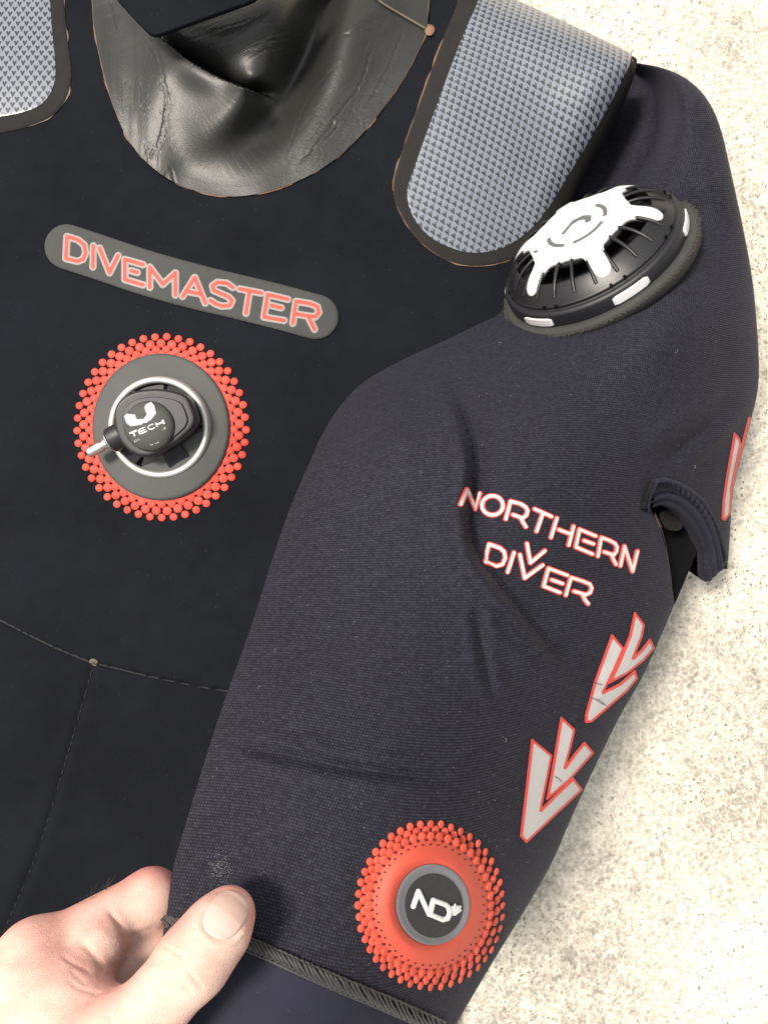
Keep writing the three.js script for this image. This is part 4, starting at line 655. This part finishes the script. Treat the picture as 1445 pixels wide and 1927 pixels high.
// ------------------------------------------------------------------ open slit at the outer side of the sleeve with its corded binding
{
  const g = group('sleeve_slit', suit, 'open slit with a corded black binding at the outer edge of the sleeve');
  const k = ([x, y]) => [x / 4.819 + 1180, y / 4.819 + 760];
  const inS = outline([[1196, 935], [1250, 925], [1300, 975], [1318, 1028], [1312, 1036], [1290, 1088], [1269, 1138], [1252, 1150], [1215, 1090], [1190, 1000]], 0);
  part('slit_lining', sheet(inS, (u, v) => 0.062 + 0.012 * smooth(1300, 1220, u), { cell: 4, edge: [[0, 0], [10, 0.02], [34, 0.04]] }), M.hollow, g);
  const liner = outline([[280, 1000], [330, 960], [430, 980], [505, 1100], [480, 1150], [390, 1150], [330, 1110]].map(k), 1);
  part('grey_lining', sheet(liner, (u, v) => 0.079 + 0.012 * smooth(1285, 1240, u), { cell: 2, edge: [[0, 0], [0, 0.004]] }), M.tape, g);
  const hh = (u, v, d) => Math.max(sleeveH(u, v), sleeveBase(u, v) - 0.011) + 0.0095 - d;
  const rope = (pts, r, drop, m, name, seg = 48) => part(name, tubeAlong(chaikin(pts.map(k), 1).map(([u, v], i, a) => at(u, v, hh(u, v, drop))), r, seg, 8), m, g);
  rope([[205, 720], [300, 690], [430, 712], [560, 785], [690, 895], [785, 1060], [845, 1250], [885, 1390]], 0.0015, 0.0085, M.cuff, 'binding_cord');
  rope([[225, 770], [330, 745], [460, 775], [590, 860], [690, 985], [770, 1150], [820, 1340], [835, 1490]], 0.0022, 0.0095, M.cuff, 'binding_cord');
  rope([[215, 850], [320, 815], [440, 845], [560, 930], [660, 1060], [735, 1220], [775, 1400], [780, 1540]], 0.0022, 0.0105, M.cuff, 'binding_cord');
  rope([[200, 905], [300, 870], [410, 900], [520, 985], [615, 1110], [685, 1260], [725, 1420], [730, 1580]], 0.0026, 0.013, M.cuff, 'binding_cord');
  rope([[270, 690], [225, 770], [185, 860], [170, 965]], 0.0016, 0.007, M.cuff, 'binding_end', 16);
  rope([[235, 700], [190, 790], [150, 900], [140, 960]], 0.0012, 0.007, M.tape, 'binding_end', 16);
  const zf = lineField([[240, 740], [330, 715], [445, 742], [575, 820], [690, 940], [777, 1105], [830, 1290], [860, 1440]].map(k), 2), zp = zf.pts;
  for (let i = 0; i < 22; i++) { const t = (i + 0.5) / 22 * (zp.length - 1), a = Math.floor(t), p = zp[a], q = zp[Math.min(a + 1, zp.length - 1)], u = lerp(p[0], q[0], t - a), v = lerp(p[1], q[1], t - a), dx = q[0] - p[0], dy = q[1] - p[1], l = Math.hypot(dx, dy) || 1, nx = -dy / l, ny = dx / l, tx = dx / l, ty = dy / l, f = i / 22, b = (s, z) => at(u + nx * s + tx * s * 0.5, v + ny * s + ty * s * 0.5, hh(u, v, 0.0085) + z); part('stitch', tubeAlong([b(-6, 0.0005), b(-2, 0.0021), b(4, 0.002), b(8, 0.001)], 0.0006, 6, 5), M.body, g); }
  part('glue_line', tubeAlong([[262, 990], [300, 1070], [335, 1180], [370, 1340], [395, 1500], [410, 1640], [425, 1800]].map(k).map(([u, v]) => at(u - 3, v, sleeveH(u - 12, v) - 0.002)), 0.0003, 40, 5), M.seam, g);
  part('glue_line', tubeAlong([[250, 1010], [275, 1060], [300, 1120]].map(k).map(([u, v]) => at(u, v, 0.097)), 0.0007, 12, 5), M.glue, g);
}
// ------------------------------------------------------------------ overlock stitching along the hem
{
  const g = group('hem_stitching', suit, 'braided black overlock stitching along the sleeve hem');
  const th = new THREE.MeshPhysicalMaterial({ color: new THREE.Color(0.035, 0.035, 0.037), roughness: 0.55, sheen: 0.4, sheenColor: new THREE.Color(0.4, 0.4, 0.4) });
  const p = hem.pts, acc = [0]; for (let i = 1; i < p.length; i++) acc.push(acc[i - 1] + Math.hypot(p[i][0] - p[i - 1][0], p[i][1] - p[i - 1][1]));
  const along = (s) => { let i = 1; while (i < p.length - 1 && acc[i] < s) i++; const t = (s - acc[i - 1]) / (acc[i] - acc[i - 1]), a = p[i - 1], b = p[i], l = acc[i] - acc[i - 1]; return [lerp(a[0], b[0], t), lerp(a[1], b[1], t), (b[0] - a[0]) / l, (b[1] - a[1]) / l]; };
  const pt = (s, off, z) => { const [u, v, tx, ty] = along(s), U = u - ty * off, Vv = v + tx * off; return at(U, Vv, sleeveH(U, Vv) + z); };
  const S0 = 66, S1 = acc[acc.length - 1] - 60, step = 11;
  for (let s = S0, i = 0; s < S1; s += step, i++) {
    const j = () => (rnd() - 0.5) * 5, w = 10.5 + (s - S0) / 110;
    part('stitch', tubeAlong([pt(s - 14 + j(), -w, 0.0006), pt(s - 5 + j(), -w * 0.55, 0.0017), pt(s + 12 + j(), w * 0.3, 0.002), pt(s + 24 + j(), w * 0.75, 0.0008)], 0.00058, 10, 5), th, g);
    part('stitch', tubeAlong([pt(s + 7 + j(), -w * 1.05, 0.0004), pt(s + 3 + j(), -w * 0.9, 0.0011), pt(s - 3 + j(), -w * 1.02, 0.0011), pt(s - 6 + j(), -w * 0.55, 0.0009)], 0.0005, 8, 5), th, g);
    part('stitch', tubeAlong([pt(s + 12 + j(), -w * 0.2, 0.0013), pt(s + 5 + j(), w * 0.5, 0.0013), pt(s - 2 + j(), w * 0.85, 0.0005)], 0.00042, 8, 5), th, g);
  }
  part('hem_cord', tubeAlong(p.filter((q, i) => i % 2 === 0 && q[0] > 296 && q[0] < 850).map(([u, v]) => at(u, v + 2, sleeveH(u, v + 2) - 0.0004)), 0.0014, 90, 6), M.hollow, g);
  part('hem_cord', tubeAlong(p.filter((q, i) => i % 2 === 0 && q[0] > 296 && q[0] < 850).map(([u, v]) => at(u - 5, v + 12, sleeveH(u, v + 12) - 0.0001)), 0.0006, 90, 5), th, g);
}
// ------------------------------------------------------------------ hand: joints with radii, joined as one distance field, meshed by surface nets
{
  const J = (u, v, h, r) => { const p = at(u, v, h); return [p.x, p.y, p.z, r]; };
  const bone = (a, b) => (x, y, z) => { const dx = b[0] - a[0], dy = b[1] - a[1], dz = b[2] - a[2], t = clamp(((x - a[0]) * dx + (y - a[1]) * dy + (z - a[2]) * dz) / (dx * dx + dy * dy + dz * dz), 0, 1); return Math.hypot(x - a[0] - dx * t, y - a[1] - dy * t, z - a[2] - dz * t) - lerp(a[3], b[3], t); };
  const smin = (a, b, k) => { const h = Math.max(k - Math.abs(a - b), 0) / k; return Math.min(a, b) - h * h * k * 0.25; };
  const chain = (...js) => js.slice(1).map((j, i) => bone(js[i], j));
  const wrist = J(-210, 2130, .205, .027), thMcp = J(196, 2004, .262, .0128), thIp = J(366, 1806, .2645, .0112), thMid = J(412, 1746, .2595, .0101), thTip = J(433, 1716, .2545, .0082);
  const thCmc = J(10, 2110, .235, .019);
  const inMcp = J(66, 1806, .233, .0112), inPip = J(284, 1692, .2125, .0112), inDip = J(345, 1750, .19, .0095), inTip = J(395, 1800, .186, .008);
  const miMcp = J(60, 1885, .218, .0125), miPip = J(216, 1804, .2195, .0112), miDip = J(315, 1800, .212, .0105), miTip = J(370, 1850, .18, .0078);
  const riMcp = J(40, 1960, .2, .0125), riPip = J(190, 1900, .188, .0098), riDip = J(270, 1905, .172, .0085), riTip = J(330, 1930, .17, .0075);
  const liMcp = J(20, 2030, .185, .0115), liPip = J(140, 2000, .172, .0088), liDip = J(205, 2010, .16, .0076), liTip = J(250, 2030, .158, .0068);
  const thumb = [...chain(thMcp, thIp, thMid, thTip)];
  const palm = [bone(wrist, inMcp), bone(wrist, miMcp), bone(wrist, riMcp), bone(wrist, liMcp), bone(wrist, thCmc), bone(thCmc, thMcp), bone(J(-40, 1960, .228, .016), inMcp), bone(thCmc, J(70, 1900, .243, .0125)), bone(J(70, 1900, .243, .012), thMcp), bone(J(70, 1900, .243, .0118), J(140, 1862, .241, .0092)), bone(J(120, 1905, .246, .0095), J(190, 1925, .252, .009))];
  const fingers = [chain(inMcp, inPip, inDip, inTip), chain(miMcp, miPip, miDip, miTip), chain(riMcp, riPip, riDip, riTip), chain(liMcp, liPip, liDip, liTip)];
  const field = (x, y, z) => {
    let p = 1; for (const f of palm) p = smin(p, f(x, y, z), 0.014);
    let t = 1; for (const f of thumb) t = smin(t, f(x, y, z), 0.006);
    let d = smin(p, t, 0.012);
    fingers.concat([[bone(J(140, 1856, .2385, .0098), J(186, 1782, .2315, .0096))]]).forEach((c, i) => { let q = 1; for (const f of c) q = smin(q, f(x, y, z), 0.0035); d = smin(d, q, 0.005); });
    return d;
  };
  // naive surface nets
  const h = 0.00095, lo = at(-230, 1600, .14), hi = at(505, 2190, .29), X0 = Math.min(at(-230, 1600, .14).x, at(-230, 1600, .29).x), X1 = Math.max(at(505, 1600, .15).x, at(505, 1600, .29).x), Z0 = Math.min(at(0, 1600, .15).z, at(0, 1600, .29).z), Z1 = Math.max(at(0, 2160, .2).z, at(0, 2160, .29).z), Y0 = .145, Y1 = .285; void lo; void hi;
  const nx = Math.ceil((X1 - X0) / h), ny = Math.ceil((Y1 - Y0) / h), nz = Math.ceil((Z1 - Z0) / h), F = new Float32Array(nx * ny * nz), at3 = (i, j, k) => (k * ny + j) * nx + i;
  // coarse pass first: skip cells far from the skin
  const B = 6; for (let k = 0; k < nz; k += B) for (let j = 0; j < ny; j += B) for (let i = 0; i < nx; i += B) {
    const c = field(X0 + (i + B / 2) * h, Y0 + (j + B / 2) * h, Z0 + (k + B / 2) * h), far = Math.abs(c) > B * h * 1.3 + 0.004;
    for (let c2 = k; c2 < Math.min(nz, k + B); c2++) for (let b = j; b < Math.min(ny, j + B); b++) for (let a = i; a < Math.min(nx, i + B); a++) F[at3(a, b, c2)] = far ? c : field(X0 + a * h, Y0 + b * h, Z0 + c2 * h);
  }
  const id = new Int32Array(nx * ny * nz).fill(-1), pos = [], idx = [];
  for (let k = 0; k < nz - 1; k++) for (let j = 0; j < ny - 1; j++) for (let i = 0; i < nx - 1; i++) {
    let mask = 0; const v = []; for (let c = 0; c < 8; c++) { const q = F[at3(i + (c & 1), j + (c >> 1 & 1), k + (c >> 2))]; v.push(q); if (q < 0) mask++; }
    if (!mask || mask === 8) continue;
    let x = 0, y = 0, z = 0, n = 0;
    for (const [a, b] of [[0, 1], [2, 3], [4, 5], [6, 7], [0, 2], [1, 3], [4, 6], [5, 7], [0, 4], [1, 5], [2, 6], [3, 7]]) if ((v[a] < 0) !== (v[b] < 0)) { const t = v[a] / (v[a] - v[b]); x += lerp(a & 1, b & 1, t); y += lerp(a >> 1 & 1, b >> 1 & 1, t); z += lerp(a >> 2, b >> 2, t); n++; }
    id[at3(i, j, k)] = pos.length / 3; pos.push(X0 + (i + x / n) * h, Y0 + (j + y / n) * h, Z0 + (k + z / n) * h);
  }
  const quad = (a, b, c, d, flip) => { if (a < 0 || b < 0 || c < 0 || d < 0) return; flip ? idx.push(a, c, b, a, d, c) : idx.push(a, b, c, a, c, d); };
  for (let k = 1; k < nz - 1; k++) for (let j = 1; j < ny - 1; j++) for (let i = 1; i < nx - 1; i++) {
    const f = F[at3(i, j, k)] < 0;
    if (f !== F[at3(i + 1, j, k)] < 0) quad(id[at3(i, j - 1, k - 1)], id[at3(i, j, k - 1)], id[at3(i, j, k)], id[at3(i, j - 1, k)], !f);
    if (f !== F[at3(i, j + 1, k)] < 0) quad(id[at3(i - 1, j, k - 1)], id[at3(i - 1, j, k)], id[at3(i, j, k)], id[at3(i, j, k - 1)], !f);
    if (f !== F[at3(i, j, k + 1)] < 0) quad(id[at3(i - 1, j - 1, k)], id[at3(i, j - 1, k)], id[at3(i, j, k)], id[at3(i - 1, j, k)], !f);
  }
  // photo pixel of a point, for the lines of the skin
  const pix = (x, y, z) => { const d = V(x, y, z).sub(CAM), w = -d.dot(CB); return [PW / 2 + FOCAL * d.dot(CR) / w, PH / 2 - FOCAL * d.dot(CU) / w]; };
  const K = (l) => lineField(C(2.89, 0, 1580, l), 2);
  const lines = [[K([[886, 572], [930, 600], [1010, 642]]), .00045, 3], [K([[846, 628], [880, 650], [952, 694]]), .00045, 3], [K([[1030, 720], [1066, 770], [1112, 812]]), .0005, 3.5], [K([[1000, 800], [1030, 826], [1052, 842]]), .0004, 3], [K([[905, 700], [960, 735]]), .0003, 3],
    [K([[440, 556], [500, 610], [560, 690], [610, 796]]), .00045, 6], [K([[340, 630], [410, 680], [500, 722]]), .00035, 4], [K([[366, 750], [420, 810], [530, 836], [610, 800]]), .0003, 4], [K([[380, 700], [430, 760], [480, 800]]), .0002, 4], [K([[592, 384], [630, 430], [660, 470], [694, 560]]), .0006, 5], [K([[480, 900], [500, 850], [540, 836]]), .0004, 3], [K([[700, 530], [780, 500], [850, 480]]), .0003, 4]];
  const nailC = [426, 1721], na = [0.53, -0.85], nailR = (u, v) => { const x = u - nailC[0], y = v - nailC[1], a = (x * na[0] + y * na[1]) / 49, b = (x * -na[1] + y * na[0]) / 38; return Math.pow(Math.pow(Math.abs(a), 2.6) + Math.pow(Math.abs(b), 2.6), 1 / 2.6); };
  const g = new THREE.BufferGeometry(); g.setAttribute('position', new THREE.Float32BufferAttribute(pos, 3)); g.setIndex(idx); g.computeVertexNormals();
  const P = g.attributes.position, N = g.attributes.normal, col = [], uv = [];
  for (let i = 0; i < P.count; i++) {
    const x = P.getX(i), y = P.getY(i), z = P.getZ(i), e = 0.0006, gx = field(x + e, y, z) - field(x - e, y, z), gy = field(x, y + e, z) - field(x, y - e, z), gz = field(x, y, z + e) - field(x, y, z - e), l = Math.hypot(gx, gy, gz) || 1;
    const [u, v] = pix(x, y, z); let d = 0;
    if (gy > 0.05 * l) { for (const [f, a, w] of lines) { const b = f.box; if (u < b[0] - 20 || u > b[2] + 20 || v < b[1] - 20 || v > b[3] + 20) continue; const q = f(u, v); d -= a * Math.exp(-((q / w) ** 2)) * smooth(0, .15, f.s) * smooth(1, .85, f.s) - a * 0.2 * Math.exp(-(((q - 2.4 * w) / (1.4 * w)) ** 2)); }
      if (u > 350) { const n = nailR(u, v); d += -0.00042 * smooth(1.06, 0.97, n) * smooth(1.5, .9, n) + 0.0004 * Math.exp(-(((n - 1.2) / 0.11) ** 2)) * smooth(0.6, -0.4, ((u - nailC[0]) * na[0] + (v - nailC[1]) * na[1]) / 49); } }
    P.setXYZ(i, x + gx / l * d, y + gy / l * d, z + gz / l * d);
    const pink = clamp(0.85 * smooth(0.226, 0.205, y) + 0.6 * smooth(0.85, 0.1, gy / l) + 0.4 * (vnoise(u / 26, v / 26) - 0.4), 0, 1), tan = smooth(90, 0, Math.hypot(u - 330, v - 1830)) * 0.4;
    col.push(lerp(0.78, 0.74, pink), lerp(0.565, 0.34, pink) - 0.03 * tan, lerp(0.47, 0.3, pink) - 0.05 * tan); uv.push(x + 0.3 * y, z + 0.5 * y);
  }
  g.computeVertexNormals();
  g.setAttribute('color', new THREE.Float32BufferAttribute(col, 3)); g.setAttribute('uv', new THREE.Float32BufferAttribute(uv, 2));
  const wor = (x, y, s, n) => { const X = x / s, Y = y / s, ix = Math.floor(X), iy = Math.floor(Y); let a = 9, b = 9; for (let j = -1; j <= 1; j++) for (let i = -1; i <= 1; i++) { const cx = ((ix + i) % n + n) % n, cy = ((iy + j) % n + n) % n, d = Math.hypot(ix + i + hash2(cx, cy + 31) - X, iy + j + hash2(cx + 17, cy) - Y); if (d < a) { b = a; a = d; } else if (d < b) b = d; } return b - a; };
  const pores = texture(512, 512, (x, y) => 0.25 + 0.5 * smooth(0, 0.28, wor(x + y * 0.5, y, 16, 32)) + 0.25 * smooth(0, 0.3, wor(x, y, 8, 64)) + 0.2 * (vnoise(x / 40, y / 40, 0) - 0.5));
  const mottle = texture(512, 512, (x, y) => { const n = vnoise(x / 64, y / 64, 8) * 0.5 + vnoise(x / 20, y / 20, 0) * 0.3 + vnoise(x / 5, y / 5, 0) * 0.2, k = 0.94 + 0.1 * (n - 0.5) - 0.07 * (1 - smooth(0, 0.2, wor(x + y * 0.5, y, 16, 32))); return [toS(k), toS(k * (0.97 - 0.16 * (0.5 - n))), toS(k * (0.97 - 0.2 * (0.5 - n)))]; }, true);
  const hand = part('person', g, new THREE.MeshPhysicalMaterial({ vertexColors: true, map: sized(mottle, 0.03), roughness: 0.48, specularIntensity: 0.6, bumpMap: sized(pores, 0.021), bumpScale: 0.00016, sheen: 0.25, sheenColor: new THREE.Color(0.9, 0.5, 0.4), sheenRoughness: 0.5 }), scene, 'bare hand from the lower left pinching the sleeve edge between thumb and fingers');
  hand.userData.category = 'person';
  // thumb nail: a thin curved plate let into the skin
  const nailSd = (u, v) => (nailR(u, v) - 1) * 40; nailSd.box = [nailC[0] - 64, nailC[1] - 64, nailC[0] + 64, nailC[1] + 64];
  const skin = (u, v) => { let a = 0.285, p = V(0, 0, 0); for (let i = 0; i < 60; i++) { at(u, v, a, p); const d = field(p.x, p.y, p.z); if (d < 0.00002) break; a -= Math.max(d * 0.8, 0.00001); if (a < 0.2) break; } return a; };
  const skinC = cached(skin, [350, 1640, 500, 1800], 2);
  part('thumbnail', sheet(nailSd, skinC, { cell: 1.6, lift: (u, v, d) => 0.00022 - 0.0006 * smooth(-4, 0, d) , edge: [[0, 0], [0, 0.0006]] }), new THREE.MeshPhysicalMaterial({ color: new THREE.Color(0.66, 0.45, 0.39), roughness: 0.3, specularIntensity: 0.8, clearcoat: 0.25, clearcoatRoughness: 0.25 }), hand);
  const hm = new THREE.MeshStandardMaterial({ color: new THREE.Color(0.06, 0.04, 0.03), roughness: 0.6 }), hc = cached(skin, [100, 1620, 260, 1780], 3);
  for (let i = 0; i < 26; i++) { const t = rnd(), u = lerp(150, 212, t) + (rnd() - .5) * 12, v = lerp(1694, 1660, t) + rnd() * 10, p = at(u, v, hc(u, v)), a = rnd() * 0.8 - 0.5, L = 0.0022 + rnd() * 0.0025, q = p.clone().add(V(0.4 * L + a * L, 0.25 * L, -0.9 * L)), m = p.clone().lerp(q, .5).add(V(a * 0.001, 0.0006, 0.0002)); part('hair', tubeAlong([p, m, q], 0.00005, 5, 3), hm, hand); }
}
// ------------------------------------------------------------------ lint caught on the sleeve, and a chalky rub near the thumb
{
  const m = new THREE.MeshStandardMaterial({ color: new THREE.Color(0.34, 0.34, 0.36), roughness: 0.9 }), gs = [];
  for (let i = 0; i < 420; i++) { const u = 330 + rnd() * 1050, v = 640 + rnd() * 1200; if (upperSd(u, v) > -12) continue; const p = onto(sleeveH, u, v, 0.0003), a = rnd() * 6.28, L = (rnd() < 0.05 ? 0.0014 : 0.00035) * (0.6 + rnd()), q = p.clone().add(V(Math.cos(a) * L, 0.0001, Math.sin(a) * L)), mid = p.clone().lerp(q, .5).add(V(Math.sin(a) * L * 0.3, 0.0002, -Math.cos(a) * L * 0.3)); gs.push(new THREE.TubeGeometry(new THREE.CatmullRomCurve3([p, mid, q]), 3, 0.00008, 3)); }
  for (let i = 0; i < 170; i++) { const a = rnd() * 6.28, r = Math.sqrt(-2 * Math.log(1 - rnd() * 0.98)), u = 412 + 11 * r * Math.cos(a), v = 1628 + 15 * r * Math.sin(a), p = onto(sleeveH, u, v, 0.00025), q = p.clone().add(V(0.0003, 0.00005, 0.0001)); gs.push(new THREE.TubeGeometry(new THREE.CatmullRomCurve3([p, q]), 1, 0.00006, 3)); }
  part('lint', mergeGeometries(gs), m, suit).userData.kind = 'stuff';
}
const renderer = new THREE.WebGLRenderer({ antialias: true });
renderer.toneMapping = THREE.LinearToneMapping; renderer.toneMappingExposure = EXPOSURE;
renderer.shadowMap.enabled = true; renderer.setSize(767, 1024);
renderer.render(scene, camera);
